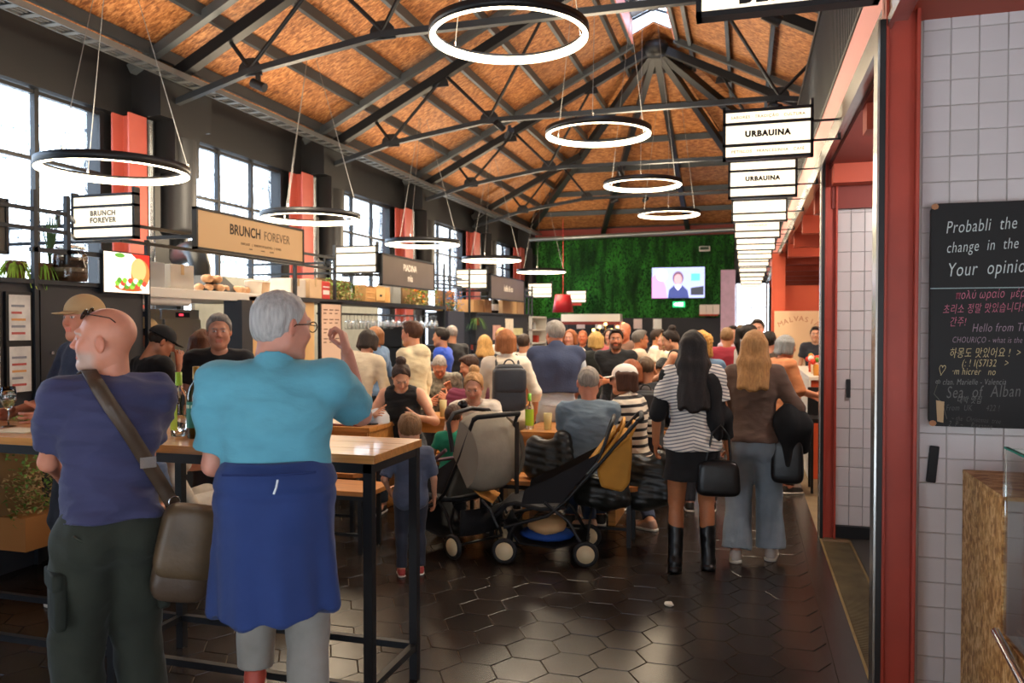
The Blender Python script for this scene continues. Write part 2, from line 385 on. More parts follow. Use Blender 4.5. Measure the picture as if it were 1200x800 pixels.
def hair_mesh(style, h, seed=0, length=.25):
    key = ('hair', style, h, seed, length)
    if key in _cache: return _cache[key]
    lo = (-.16, -.27, -.16-max(0, length)); hi = (.16, .14, .20 if style not in ('bun',) else .24)
    g = G(lo, hi, h); th = .010; amp = .003; sc = 90
    base = (.080+th, .101+th, .091+th)
    front = [((0, .048, .06), nrm((0, 1, -.7)))]
    if style == 'capped': g.ell((0, -.018, .020), (.081, .101, .075), k=.01, cut=[((0, 0, .045), (0, 0, 1.)), ((0, -.02, -.045), (0, .25, -1)), ((0, .01, .0), nrm((0, 1, -.3)))])
    elif style in ('short', 'crop'):
        if style == 'crop': base = (.081, .102, .0925); 
        g.ell((0, -.018, .036), base, k=.01, cut=front+[((0, -.02, -.045), (0, .25, -1)), ((0, .035, .0), nrm((0, 1, -.55)))])
        if style == 'short': g.ell((0, .03, .105), (.06, .06, .028), k=.02)
        amp = .0035; sc = 120
    elif style == 'thin':   # short white hair with a thinning crown
        g.ell((0, -.018, .034), (.084, .106, .094), k=.01, cut=front+[((0, -.02, -.052), (0, .2, -1)), ((0, .03, .0), nrm((0, 1, -.55)))])
        g.ell((0, -.06, -.02), (.062, .050, .05), k=.03, cut=[((0, 0, -.062), (0, 0, -1))]); amp = .004; sc = 130
    elif style == 'bald': return None
    else:
        g.ell((0, -.018, .038), (.088, .108, .096), k=.01, cut=front+[((0, .028, 0), nrm((0, 1, -.35)))])
        if style in ('bob', 'curly'):
            L = .07 if style == 'bob' else .09
            for sx in (-1, 1):
                for y in (-.05, -.01, .025): g.cap((sx*.074, y, .04), (sx*.082, y-.004, -L), .026, .024, k=.03)
            for x in (-.04, 0, .04): g.cap((x, -.085, .03), (x, -.092, -L-.01), .036, .030, k=.03)
            if style == 'curly': amp = .012; sc = 75; g.ell((0, -.02, .06), (.105, .11, .09), k=.03, cut=front)
        if style == 'long':
            for sx in (-1, 1):
                g.cap((sx*.07, -.03, .03), (sx*.090, -.07, -.12), .028, .034, k=.03)
                g.cap((sx*.090, -.07, -.12), (sx*.092, -.125-length*.22, -length-.10), .034, .024, k=.03)
            for x in (-.06, -.02, .02, .06):
                g.cap((x, -.085, .03), (x*1.1, -.120, -.12), .036, .036, k=.03)
                g.cap((x*1.1, -.120, -.12), (x*.95, -.140-length*.25, -length-.10-.02*math.cos(x*40)), .036, .022, k=.035)
            amp = .004; sc = 80
        if style in ('bun', 'pony'):
            g.ell((0, -.075, -.005), (.062, .045, .05), k=.03)
        if style == 'bun': g.ell((0, -.075, .135), (.050, .050, .045), k=.012); amp = .006; sc = 80
        if style == 'pony':
            g.ell((0, -.13, .05), (.03, .04, .035), k=.02); g.cap((0, -.15, .05), (0, -.165, -.08), .034, .03, k=.02); g.cap((0, -.165, -.08), (0, -.13, -.06-length), .032, .012, k=.02)
    v, f = g.nets()
    if len(v):
        n = vnormals(v, f); q = v*np.array([1, 1, .18 if style in ('long', 'pony', 'bob', 'thin', 'short', 'crop', 'bun') else 1]); v = v+n*(wob(q, sc, seed)*amp)[:, None]
    _cache[key] = (v, f); return v, f
def hand_mesh(curl, h, grip=0):
    """right hand in its own frame: wrist at origin, fingers towards -z, palm towards +y, thumb towards +x"""
    key = ('hand', curl, h)
    if key in _cache: return _cache[key]
    g = G((-.07, -.05, -.21), (.10, .13, .04), h); rm = max(0, h-.005)
    g.cap((0, 0, .03), (0, 0, 0), .027, .025, k=.01, flat=((0, 1, 0), .8))
    for x in (-.026, -.009, .009, .026): g.cap((x*.5, 0, -.01), (x, 0, -.085), .017, .0125+rm*.3, k=.012, flat=((0, 1, 0), .85))
    g.ell((.022, .010, -.035), (.018, .016, .030), k=.012)
    for x, L, sp_ in ((.030, .070, .10), (.0105, .078, .03), (-.0105, .072, -.04), (-.030, .056, -.12)):
        p = np.array([x, 0, -.085]); d = np.array([math.sin(sp_), 0, -math.cos(sp_)]); a = 0; segs = (.46, .30, .24)
        for i, sg in enumerate(segs):
            a += curl*(.55, .9, .6)[i]; dd = np.array([d[0], math.sin(a), d[2]*math.cos(a)]); q = p+dd*L*sg*1.05
            g.cap(p, q, .0092-.0010*i+rm*.5, .0085-.0010*i+rm*.5, k=.004); p = q
    p = np.array([.026, .010, -.025])
    for i, (L, a) in enumerate(((.042, .5), (.034, .5+curl*.2), (.026, .45+curl*.5))):
        q = p+np.array([math.cos(a*.9)*.72, .35+curl*.25, -.75])*L; g.cap(p, q, .0125-.0015*i+rm*.4, .0115-.0015*i+rm*.4, k=.006); p = q
    v, f = g.nets(); _cache[key] = (v, f); return v, f

def ik(a, t, l1, l2, pole):
    a = np.array(a, float); t = np.array(t, float); d = t-a; L = np.linalg.norm(d); L2 = min(L, (l1+l2)*.995); d = d/(L+1e-9); t = a+d*L2
    x = (l1*l1-l2*l2+L2*L2)/(2*L2); y = math.sqrt(max(l1*l1-x*x, 0)); p = np.array(pole, float); p = nrm(p-d*(p@d)); return a+d*x+p*y, t

def person(label, x, y, face, H=1.72, fem=False, b=1.0, belly=0, skin='c99078', hair=('short', '3a2a20', 0), top=('tee', '30343c'), bottom=('trousers', '2b2f38'),
           shoes='2a2624', sit=0, lean=0, twist=0, head=(0, 0, 0), hands=None, feet=None, v=.012, hv=.006, beard=0, curl=.55, group=None, hat=None, name='person', tilt=0, seat=.46,
           poles=None, z0=0, child=0, glasses=None, palm=None, fold=1.0, zcut=None, nofeet=False):
    """build one person. local frame: +y forward, +x their right... (x = right hand side), origin on the floor under the pelvis"""
    S = H/1.75; root = thing(name, label, 'person', (x, y, z0), math.radians(face), group)
    seed = abs(hash((round(x, 2), round(y, 2)))) % 9999; sh = .150 if fem else .175; sh *= (b*.6+.4)
    if sit: P = np.array([0, 0, seat/S+.10])
    else: P = np.array([0, 0, .915])
    T = rotz(math.radians(twist))@roty(math.radians(tilt))@rotx(-math.radians(lean))   # torso frame; lean>0 bends forward
    tl = .535 if not child else .50; A = lambda q: P+T@np.array(q, float)
    N = A((0, 0, tl)); SH = [A((sx*sh, 0, tl-.045)) for sx in (-1, 1)]
    hp = .088*(b*.5+.5)*(1.05 if fem else 1); HJ = [P+rotz(math.radians(twist*.5))@np.array([sx*hp, 0, -.01]) for sx in (-1, 1)]
    ua, fa, th, sn = .295, .255, .43, .42
    if feet is None: feet = [(-.12, .40, .075), (.12, .42, .075)] if sit else [(-.105, -.02, .075), (.105, .02, .075)]
    KN, AN = [], []
    for i in range(2):
        k_, a_ = ik(HJ[i], feet[i], th, sn, (0, 1, .3 if sit else 0) if not (sit) else (0, .2, 1)); KN.append(k_); AN.append(a_)
    if hands is None: hands = [(-.27, .03, .86), (.27, .03, .86)] if not sit else [(-.14, .34, P[2]+.14), (.14, .34, P[2]+.14)]
    EL, WR = [], []
    for i, sx in enumerate((-1, 1)):
        tgt = hands[i] if hands[i] is not None else A((sx*(sh+.09), .04, -.03)); pl = (poles[i] if poles else (sx*.5, -.8, -.3))
        e_, w_ = ik(SH[i], tgt, ua, fa, pl); EL.append(e_); WR.append(w_)
    # head
    hy, hpit, hr = [math.radians(q) for q in head]
    Rh = rotz(math.radians(twist)*.5)@rotx(-math.radians(lean)*.35)@rotz(hy)@rotx(-hpit)@roty(hr); hs_ = (1.0 if not fem else .97)/(1 if not child else S)*(1 if not child else .9)
    if child: hs_ = .205/.24/S
    Hc = N+T@np.array([0, .012, .045])+Rh@np.array([0, .02, .115])*(hs_ if child else 1)
    W = lambda p: np.asarray(p)*S
    pts = np.array([P, N, Hc, *SH, *EL, *WR, *HJ, *KN, *AN]); pad = .24
    lo, hi = pts.min(0)-pad, pts.max(0)+pad; lo[2] = max(lo[2], -.02)
    def torso(g, e, chest=True, k=.05, legs=True):
        bw = .5+b*.5; fb = b
        g.ell(A((0, -.008, .01)), (.160*bw*(1.06 if fem else 1)+e, .110*fb+e, .125+e), T, k=k)
        g.ell(A((0, 0, .17)), ((.118 if fem else .140)*fb+e, .092*fb+e, .15+e), T, k=k)
        g.ell(A((0, .002, .355)), ((.140 if fem else .163)*bw+e, (.098 if fem else .105)*fb+e, .165+e), T, k=k)
        g.ell(A((0, -.035, .40)), ((.12 if fem else .14)*bw+e, .075+e, .12+e), T, k=k)
        if belly: g.ell(A((0, .055*belly+.01, .13)), (.145*fb+e, (.10+.05*belly)*fb+e, .145+e), T, k=k)
        if fem and chest and not child:
            for sx in (-1, 1): g.ell(A((sx*.068, .085, .325)), (.058+e, .050+e, .058+e), T, k=.03)
        g.cap(SH[0]+(N-SH[0])*.05, SH[1]+(N-SH[1])*.05, .050+e*.8, k=k, flat=None)
        g.cap(A((-.07, -.01, tl-.035)), A((.07, -.01, tl-.035)), .052+e*.6, k=.05)
        if legs:
            for sx in (-1, 1): g.ell(A((sx*.07, -.055, -.04)), (.085*bw+e, .080+e, .095+e), T, k=.04)
    def arm(g, i, e, end=1.0, k=.03, puff=1.0):
        "end: 0..1 upper arm only, 1..2 into the forearm"
        s_, e_, w_ = SH[i], EL[i], WR[i]; bw = .55+.45*b
        if end >= 1:
            g.cap(s_, e_, .047*bw+e, .037*bw+e, k=.04); m = end-1; q = e_+(w_-e_)*m; n = nrm(w_-e_)
            g.cap(e_, q if m < 1 else w_, .038*bw+e, .038*bw+e-(.013*m), k=.02, cut=[(q, n)] if m < 1 else None)
        else:
            q = s_+(e_-s_)*end; n = nrm(e_-s_)
            g.cap(s_, e_, .047*bw+e, .047*bw+e*puff-.004, k=.04, cut=[(q, n)])
    def leg(g, i, e, end=1.93, flare=0, k=.02):
        h_, k_, a_ = HJ[i], KN[i], AN[i]; bw = .5+.5*b; m = end-1
        hip = h_+np.array([0, 0, -.03])
        if end <= 1:
            q = h_+(k_-h_)*end; g.cap(hip, k_, .088*bw+e, .062*bw+e*1.2, k=.04, cut=[(q, nrm(k_-h_))]); return
        q = k_+(a_-k_)*m; n = nrm(a_-k_)
        g.cap(hip, k_, .088*bw+e, .058*bw+e+flare*.4, k=.04); g.cap(k_, a_, .054*bw+e+flare*.4, .040*bw+e+flare, k=.02, cut=[(q, n)] if m < 1 else None)
        if not flare: g.ell(k_+(a_-k_)*.32+np.array([0, -.018, 0]), (.050*bw+e, .05*bw+e, .12), k=.03)
    hs = h_vox = v/S
    # ---- body (skin), one mesh
    g = G(lo, hi, hs); torso(g, -.004)
    for i in range(2): arm(g, i, -.002, 2); leg(g, i, -.002, 2.0)
    g.cap(N+T@np.array([0, -.005, -.03]), Hc+Rh@np.array([0, -.035, -.06]), .052 if not fem else .044, .052 if not fem else .044, k=.03)
    if not nofeet:
        for i in range(2): g.cap(AN[i], AN[i]+np.array([0, .10, -.04]), .032, .025, k=.02)
    V1, F1 = g.nets(); parts = [(V1, F1, np.tile(np.array(srgb(skin)), (len(V1), 1)))]
    hv_, hf_ = head_mesh(fem, hv); cc = head_cols(hv_, skin, hair[1] if hair[0] != 'bald' else 'b8aca0', beard); parts.append(((hv_*hs_)@Rh.T+Hc, hf_, cc))
    for i, sx in enumerate((-1, 1)):
        cv = curl[i] if hasattr(curl, '__len__') else curl
        m_, mf = hand_mesh(cv, max(.004, hv*.85)); m_ = m_.copy(); d = nrm(WR[i]-EL[i]); pn = np.array((palm[i] if palm and palm[i] is not None else (-sx, .15, 0)), float); pn = nrm(pn-d*(pn@d))
        xx = np.cross(d, pn)*-1; z_ = -d; R_ = np.stack([np.cross(pn, z_), pn, z_], 1)
        # thumb side should point forward / up: mirror for handedness
        thumb = R_@np.array([1, 0, 0]); want = np.array([0, 1, .6])
        if thumb@want < 0: m_[:, 0] *= -1; mf = mf[:, ::-1]
        sz = .97 if not fem else .88
        if child: sz = .62/S
        vv = (m_*sz)@R_.T+WR[i]; parts.append((vv, mf, np.tile(np.array(srgb(skin))*np.array([1, .93, .90]), (len(vv), 1))))
    ofs = 0; VV, FF, CC = [], [], []
    for a_, b_, c_ in parts: VV.append(a_); FF.append(b_+ofs); CC.append(c_); ofs += len(a_)
    npmesh('body', W(np.concatenate(VV)), np.concatenate(FF), skin_mat(), np.concatenate(CC), root)
    info = dict(root=root, P=P, T=T, N=N, SH=SH, EL=EL, WR=WR, HJ=HJ, KN=KN, AN=AN, Hc=Hc, Rh=Rh, S=S, A=A, hs=hs_)
    # ---- garments
    def cloth(name, g, m, amp=.006, sc=22, aniso=(1, 1, 1), seed2=0):
        vv, ff = g.nets()
        if not len(vv): return None
        n = vnormals(vv, ff); q_ = vv*np.array(aniso); vv = vv+n*((wob(q_, sc, seed+seed2)*amp+(np.abs(wob(q_*np.array([.7, .7, 1.3]), sc*1.7, seed+seed2+1))-.3)*-amp*1.0)*fold)[:, None]; info.setdefault('gv', {})[name] = vv; return npmesh(name, W(vv), ff, m, None, root)
    if bottom:
        kind, colr = bottom[0], bottom[1]; bo = bottom[2] if len(bottom) > 2 else {}
        g = G(lo, hi, hs); cutp = A((0, 0, bo.get('waist', .10)))
        if kind in ('skirt', 'shorts'):
            torso(g, .012); 
            g.plane(cutp, T@np.array([0, 0, 1.]))
            if kind == 'skirt':
                L = bo.get('len', .38); g.cap(P+np.array([0, 0, 0.]), P+np.array([0, 0, -L-.1]), .135*b+.02, .19*b+.02, k=.06, cut=[((0, 0, P[2]-L), (0, 0, -1))], flat=((0, 1, 0), .78))
            else:
                for i in range(2): leg(g, i, .018, .9)
        else:
            torso(g, .010)
            g2 = g; g2.plane(cutp, T@np.array([0, 0, 1.]))
            fl = {'wide': .055, 'straight': .018}.get(kind, 0); ee = .014 if kind != 'slim' else .006
            for i in range(2): leg(g2, i, bo.get('ease', ee), 1.95, fl)
        cloth({'skirt': 'skirt', 'shorts': 'shorts'}.get(kind, 'trousers'), g, bo.get('mat') or mat(colr, .85, noise=.18, nscale=9, bump=.45, bscale=14, sheen=.08), .006, 20, (1, 1, .6), 3)
    if top:
        kind, colr = top[0], top[1]; to = top[2] if len(top) > 2 else {}
        g = G(lo, hi, hs); e = to.get('ease', .020); torso(g, e, k=.055, legs=True)
        hem = to.get('hem', -.05)
        if kind == 'tank':
            for i, sx in enumerate((-1, 1)): g.ell(A((sx*(sh+.055), 0, tl-.03)), (.075, .14, .13), T, k=.02, sub=True)
        else:
            end = {'tee': .62, 'polo': .66, 'long': 1.9, 'elbow': 1.05, 'rolled': 1.35}[kind]; end = to.get('sleeve', end)
            for i in range(2): arm(g, i, to.get('sl_ease', .016 if kind not in ('tee', 'polo') else .022), end)
        for i, sx in enumerate((-1, 1)): pass
        g.plane(A((0, 0, hem)), -(T@np.array([0, 0, 1.])))
        nk = T@nrm(np.array([0, .45 if not to.get('high') else .1, 1.])); g.cap(A((0, .01, tl+.02)), A((0, .06+to.get('vneck', 0), tl+.06)), .058 if not fem else .062, k=.012, sub=True)
        if kind == 'polo' or to.get('collar'):
            vc = A((0, -.008, tl-.002)); g.cap(A((0, -.014, tl-.03)), A((0, -.006, tl+.050)), .082 if not fem else .066, .070 if not fem else .059, k=.006, cut=[(A((0, 0, tl+.042)), nrm(T@np.array([0, .55, 1.]))), (A((0, .03, tl)), T@np.array([0, 1., .25]))])
            g.cap(A((0, -.01, tl-.02)), A((0, .02, tl+.08)), .054 if not fem else .046, k=.004, sub=True)
        if to.get('hood'): g.ell(A((0, -.085, tl-.01)), (.11, .065, .07), T, k=.03)
        m_ = to.get('mat') or mat(colr, .85, noise=.12, nscale=7, bump=.45, bscale=16, stretch=(1, 1, 2), sheen=.1, stripes=to.get('stripes'))
        cloth(to.get('name', 'shirt'), g, m_, to.get('amp', .007), to.get('sc', 19), (1, 1, 1.5), 7)
    if to_over := (top[2].get('over') if top and len(top) > 2 else None):    # open jacket / sweater round the shoulders
        to_over(info, lo, hi, hs)
    # ---- shoes
    if shoes and not nofeet:
        for i, sx in enumerate((-1, 1)):
            a = AN[i]; g = G(a-np.array([.08, .12, .09]), a+np.array([.08, .24, .08]), max(.008, v*.8)/S)
            fd = nrm(np.array([sx*.12, 1, 0])); bot = a[2]-.075
            g.cap(a+np.array([0, -.025, -.038]), a+fd*.13+np.array([0, 0, -.043]), .040, .036, k=.02, flat=((0, 0, 1), .95), cut=[((0, 0, bot), (0, 0, -1))])
            g.cap(a+np.array([0, -.01, .0]), a+fd*.03+np.array([0, 0, -.03]), .040, .040, k=.02, cut=[(a+np.array([0, 0, .018]), (0, 0, 1))])
            vv, ff = g.nets(); so_ = npmesh('shoe', W(vv), ff, mat(shoes, .5), None, root)
            g = G(a-np.array([.08, .12, .09]), a+np.array([.08, .24, .0]), max(.008, v*.8)/S)
            g.cap(a+np.array([0, -.028, -.065]), a+fd*.135+np.array([0, 0, -.065]), .046, .041, k=.01, cut=[((0, 0, bot), (0, 0, -1)), ((0, 0, bot+.022), (0, 0, 1))])
            vv, ff = g.nets()
            if len(vv): npmesh('sole', W(vv), ff, mat('d8d2c8' if shoes not in ('151515', '0c0c0c') else '101010', .6), None, so_)
    # ---- hair
    if hair and hair[0] != 'bald':
        q = hair_mesh('capped' if hat and hair[0] in ('short', 'crop') else hair[0], max(hv, .005), 3, hair[2] if len(hair) > 2 else 0); hm = mat(hair[1], .55, noise=.3, nscale=30, bump=.5, bscale=80, stretch=(3, 3, .5), spec=.4)
        npmesh('hair', W((q[0]*hs_)@Rh.T+Hc), q[1], hm, None, root)
    if hat:
        g = G((-.11, -.13, -.02), (.11, .24, .16), hv); up_ = .0
        g.ell((0, -.018, .040), (.093, .114, .099), k=.01, cut=[((0, 0, .030), nrm((0, -.12, -1)))]); g.cap((0, .080, .034), (0, .115, .026), .066, .060, k=.008, flat=((0, 0, 1), .12), cut=[((0, .07, 0), (0, -1, 0))])
        q = g.nets(); R2 = rotz(math.pi) if hat[1] else np.eye(3); npmesh('cap', W((q[0]@R2.T*hs_)@Rh.T+Hc), q[1], mat(hat[0], .8, bump=.2, bscale=150), None, root)
    if glasses:
        mb = MB(); L = lambda p: tuple(W(Rh@(np.array(p)*hs_)+Hc)); z_ = .008; up_ = glasses[1] if len(glasses) > 1 else 0; yy = .103
        if up_: z_, yy = .100, .062
        for sx in (-1, 1):
            c = np.array([sx*.033, yy, z_]); ring = [L(c+np.array([.026*math.cos(a), 0 if not up_ else -.4*.019*math.sin(a), .019*math.sin(a)])) for a in np.linspace(0, 2*PI, 14, endpoint=False)]
            mb.tube(ring, .0022*S, 5, closed=True); mb.tube([L((sx*.059, yy-.002, z_+.004)), L((sx*.086, yy-.055, z_+.004)), L((sx*.088, yy-.105, z_-.002)), L((sx*.086, yy-.125, z_-.018))], .0022*S, 5)
            if up_ or glasses[0] == 'dark': mb.add([L(c)]+[L(c+np.array([.025*math.cos(a), 0 if not up_ else -.4*.018*math.sin(a), .018*math.sin(a)])) for a in np.linspace(0, 2*PI, 12, endpoint=False)], [(0, i+1, (i+1) % 12+1) for i in range(12)])
        mb.tube([L((-.008, yy, z_+.003)), L((.008, yy, z_+.003))], .002*S, 5); mb.build('glasses', mat('16140f', .25), root)
    return info
# ------------------------------------------------------------------ shared materials
M_BLK = mat('17181b', .45, bump=.05); M_STEEL = mat('2b3036', .42, metal=.3, noise=.12, nscale=5)
M_ROOFSTEEL = mat('4c5358', .4, metal=.25, noise=.1, nscale=4); M_SILVER = mat('b9bcbc', .25, metal=1, noise=.12, nscale=3, stretch=(1, 8, 1))
M_RED = mat('a33f31', .5, noise=.12, nscale=3, bump=.08); M_PINK = mat('f09a8c', .5); M_TERRA = mat('b04a34', .6, noise=.1, nscale=2)
M_LAMP = mat('fff3dc', .5, emit=7, ecolor='ffedc8'); M_SIGN = mat('e8dcc4', .5, emit=.85, ecolor='ffefd2'); M_WHITE = mat('e6e3dc', .5); M_WTILE = mat('cdc8c8', .22, noise=.05, nscale=2, rand=.035, bump=.03, bscale=14)
M_WOODT = wood('c98a4a', 5, .28, (.6, 9, 9), .72, coat=.25); M_WOODB = wood('b9793f', 5, .4, (.6, 9, 9), .7); M_GOLDLAM = wood('c8924f', 4, .45, (.6, 8, 8), .8)
M_FTILE = mat('261f1b', .27, noise=.22, nscale=3.5, rand=.22, bump=.10, bscale=5, spec=.55); M_GROUT = mat('6d5c44', .8, noise=.2)
M_GLASS = mat('eef4f2', .03, trans=1, ior=1.45); M_FROST = mat('dce8ee', .25, trans=.9)
M_OSB = osb_mat('osb_roof', 'b06e3a', 'd89a60', '784524'); M_OSBBOX = osb_mat('osb_box', 'cc9a58', 'ecc890', '946534', sc=19)
M_CHROME = mat('d8dadb', .12, metal=1)
XL, XR, YE = -6.4, 3.3, 23.0
TR = [0.2, 3.8, 7.4, 10.9, 14.5]        # trusses; a shorter one stands under the hip
XC = -1.58
def zroof(x): return 4.34+.5*(min(x, 2*XC-x)-XL)

# ------------------------------------------------------------------ floor of hexagonal tiles
floor = struct('floor', MB().box(-7.2, 3.6, -1.5, 24, -.12, -.006), M_GROUT)
R6 = .142; gap = .0028
def hexv(cx, cy, z, r): return [(cx+r*math.cos(PI/3*i), cy+r*math.sin(PI/3*i), z) for i in range(6)]
def hexmesh(mb, cx, cy, r, dz=0):
    v = hexv(cx, cy, -.006, r)+hexv(cx, cy, -.001+dz, r)+hexv(cx, cy, 0+dz, r-.002)
    mb.add(v, [(6+i, 6+(i+1) % 6, 12+(i+1) % 6, 12+i) for i in range(6)]+[(i, (i+1) % 6, 6+(i+1) % 6, 6+i) for i in range(6)]+[tuple(range(12, 18))])
cells = []
for i in range(-33, 3):
    for j in range(-6, 95):
        cx = i*1.5*R6+.05; cy = (j+(i % 2)*.5)*math.sqrt(3)*R6
        if cx > .42 or cy > 22.8: continue
        cells.append((cx, cy))
def tilescore(c):
    d = np.array([c[0], c[1], -EYE]); z = d@_fw; px = 600+FPX*(d@_rt)/z if z > .5 else -999; py = 400-FPX*(d@_up)/z if z > .5 else 9999
    return z if (z > .5 and -20 < px < 1060 and py < 830) else 999
cells.sort(key=tilescore)
mb = MB(); hexmesh(mb, 0, 0, R6-gap); hx = mb.mesh('tile', M_FTILE)
for c in cells[:300]:
    o = bpy.data.objects.new('tile', hx); COL.objects.link(o); o.parent = floor; o.location = (c[0], c[1], random.uniform(-.0006, .0006)); o.rotation_euler = (random.uniform(-.0015, .0015), random.uniform(-.0015, .0015), 0)
mb = MB()
for c in cells[300:]: hexmesh(mb, c[0], c[1], R6-gap, random.uniform(-.0006, .0006))
tag(mb.build('tile_field', M_FTILE, floor), kind='stuff')
struct('trim_1', MB().box(.415, .545, -1, 22.9, -.006, .001), M_FTILE)
struct('trim_32', MB().box(.12, .42, -1, 22.9, -.006, -.0035), M_FTILE)
# drain channel with grating
dr = thing('floor_drain', 'brass coloured drain channel with a ribbed grating along the right hand opening', 'drain', (.62, 0, 0))
MB().box(-.075, -.062, 1, 6.4, -.01, .004).box(.13, .143, 1, 6.4, -.01, .004).build('channel_edge', mat('8b7648', .4, metal=.6, noise=.3), dr)
MB().box(-.062, .13, 1, 6.4, -.012, -.007).build('channel_bed', mat('1a1712', .7), dr)
g_ = MB()
for k in range(300): g_.box(-.058, .126, 1.02+k*.0178, 1.028+k*.0178, -.007, .002)
tag(g_.build('grating', mat('6e6248', .45, metal=.5, noise=.35, nscale=6), dr), kind='stuff')
struct('trim_2', MB().box(.77, 3.3, 1, 23, -.006, .0), mat('2a2826', .5, noise=.2))
tag(MB().box(-5.16, -5.12, 2.0, 7.2, 0, .002).build('floor_line', mat('c79a2a', .6)), 'thin yellow line marked on the dark floor at far left', 'floor marking')

# ------------------------------------------------------------------ roof
rc = MB(); ZE0 = zroof(XL)
for sd in (0, 1):
    f_ = (lambda x: x) if sd == 0 else (lambda x: 2*XC-x)
    for (xa, xb, ya, yb) in ((XL-.3, XC-.38, -3.4, 14.5), (XC-.38, XC, -3.4, 4.0), (XC-.38, XC, 14.1, 14.5)):
        rc.add([(f_(xa), ya, zroof(xa)+.18), (f_(xb), ya, zroof(xb)+.18), (f_(xb), yb, zroof(xb)+.18), (f_(xa), yb, zroof(xa)+.18)], [(0, 1, 2, 3)])
    rc.add([(f_(XL), 14.5, ZE0+.2), (XC, 14.5, zroof(XC)+.2), (f_(XL), YE, ZE0+.2)], [(0, 1, 2)])
rc.add([(XL, YE, ZE0+.2), (2*XC-XL, YE, ZE0+.2), (XC, 14.5, zroof(XC)+.2)], [(0, 1, 2)])
ceil = struct('ceiling', rc, mat('3a2a20', .8))
OH = .14   # panel underside above zroof purlin bottoms
def slope_pt(x, y, dz=0): return np.array([x, y, zroof(x)+dz])
APY = 14.5; ZE = zroof(XL); ZA = zroof(XC)
def hipz(y): return ZE+(ZA-ZE)*(YE-y)/(YE-APY)
def roofz(x, y): return min(zroof(x), hipz(y)) if y > APY else zroof(x)
PURL = [-6.4, -6.1, -5.45, -4.8, -4.15, -3.5, -2.85, -2.2, -1.98]
sk0, sk1 = 4.0, 14.1
# OSB boards: one per cell between purlins and half bays
bays = [-3.4, -1.6, .2, 2.0, 3.8, 5.6, 7.4, 9.15, 10.9, 12.7, 14.5]
def quadpanel(mb, P, th=.02):
    P = [np.array(p, float) for p in P]; n = nrm(np.cross(P[1]-P[0], P[2]-P[0])); n = n if n[2] > 0 else -n; m = len(P)
    mb.add(P+[p+n*th for p in P], [tuple(range(m)), tuple(range(2*m-1, m-1, -1))]+[(i, m+i, m+(i+1) % m, (i+1) % m) for i in range(m)])
first = True; g = .004
def addpanel(P):
    m = MB(); quadpanel(m, P)
    m.build('osb_board', M_OSB, ceil)
for side in (0, 1):
    for bi in range(len(bays)-1):
        for pi in range(len(PURL)-1):
            x0, x1 = PURL[pi], PURL[pi+1]
            if side: x0, x1 = 2*XC-x1, 2*XC-x0
            y0, y1 = bays[bi]+g, bays[bi+1]-g
            if side and x0 > 2.6 and False: continue
            addpanel([slope_pt(x0+g, y0, OH), slope_pt(x1-g, y0, OH), slope_pt(x1-g, y1, OH), slope_pt(x0+g, y1, OH)])
# strip each side of the lantern is closed by PURL end; close ridge outside the lantern
for (y0, y1) in ((-3.4, sk0), (sk1, APY)):
    addpanel([(-1.98, y0, zroof(-1.98)+OH), (XC, y0, ZA+OH), (XC, y1, ZA+OH), (-1.98, y1, zroof(-1.98)+OH)])
    addpanel([(2*XC+1.98, y0, zroof(-1.98)+OH), (XC, y0, ZA+OH), (XC, y1, ZA+OH), (2*XC+1.98, y1, zroof(-1.98)+OH)])
# hip end: strips between hip purlins (left, right and end planes)
fr = [0, .14, .28, .43, .58, .73, .88, 1]
def hipcorner(t, side): # along the hip from corner t=0 to apex t=1
    x = XL+(XC-XL)*t; x = x if side == 0 else 2*XC-x
    return np.array([x, YE-(YE-APY)*t, ZE+(ZA-ZE)*t+OH])
for i in range(len(fr)-1):
    a, b_ = fr[i], fr[i+1]
    for side in (0, 1):
        xa, xb = XL+(XC-XL)*a, XL+(XC-XL)*b_
        if side: xa, xb = 2*XC-xa, 2*XC-xb
        ca, cb = hipcorner(a, side), hipcorner(b_, side)
        addpanel([(xa, APY, ca[2]), (xb, APY, cb[2]), cb, ca])
    l0, l1, r0, r1 = hipcorner(a, 0), hipcorner(b_, 0), hipcorner(a, 1), hipcorner(b_, 1); N_ = 4
    for k in range(N_):
        u0, u1 = k/N_, (k+1)/N_
        addpanel([l0+(r0-l0)*(u0+.003), l0+(r0-l0)*(u1-.003), l1+(r1-l1)*(u1-.003), l1+(r1-l1)*(u0+.003)] if i < len(fr)-2 else [l0+(r0-l0)*u0, l0+(r0-l0)*u1, l1])
roof = thing('roof_frame', 'dark steel roof structure of trusses, purlins and rafters under the boarded ceiling', 'roof frame', (XC, 8, 4.3))
ro = np.array([XC, 8, 4.3])
class LMB(MB):
    "mesh builder in world coordinates for children of the roof frame"
    def build(s, name, m, parent=None, bevel=0, off=ro):
        s.v = [tuple(np.array(p)-off) for p in s.v]; return MB.build(s, name, m, parent, bevel)
for side in (0, 1):
    for x in PURL[1:]:
        xx = x if side == 0 else 2*XC-x; t = (x-XL)/(XC-XL); yend = YE-(YE-APY)*t if x < -2.0 else APY
        y1 = yend; z = zroof(x)+.05
        LMB().bar((xx, -3.3, z+.02), (xx, y1, z+.02), .055, .13).build('purlin', M_ROOFSTEEL, roof)
for t in fr[1:-1]:
    l, r = hipcorner(t, 0), hipcorner(t, 1); LMB().bar(l-[0, 0, .08], r-[0, 0, .08], .055, .13).build('purlin', M_ROOFSTEEL, roof)
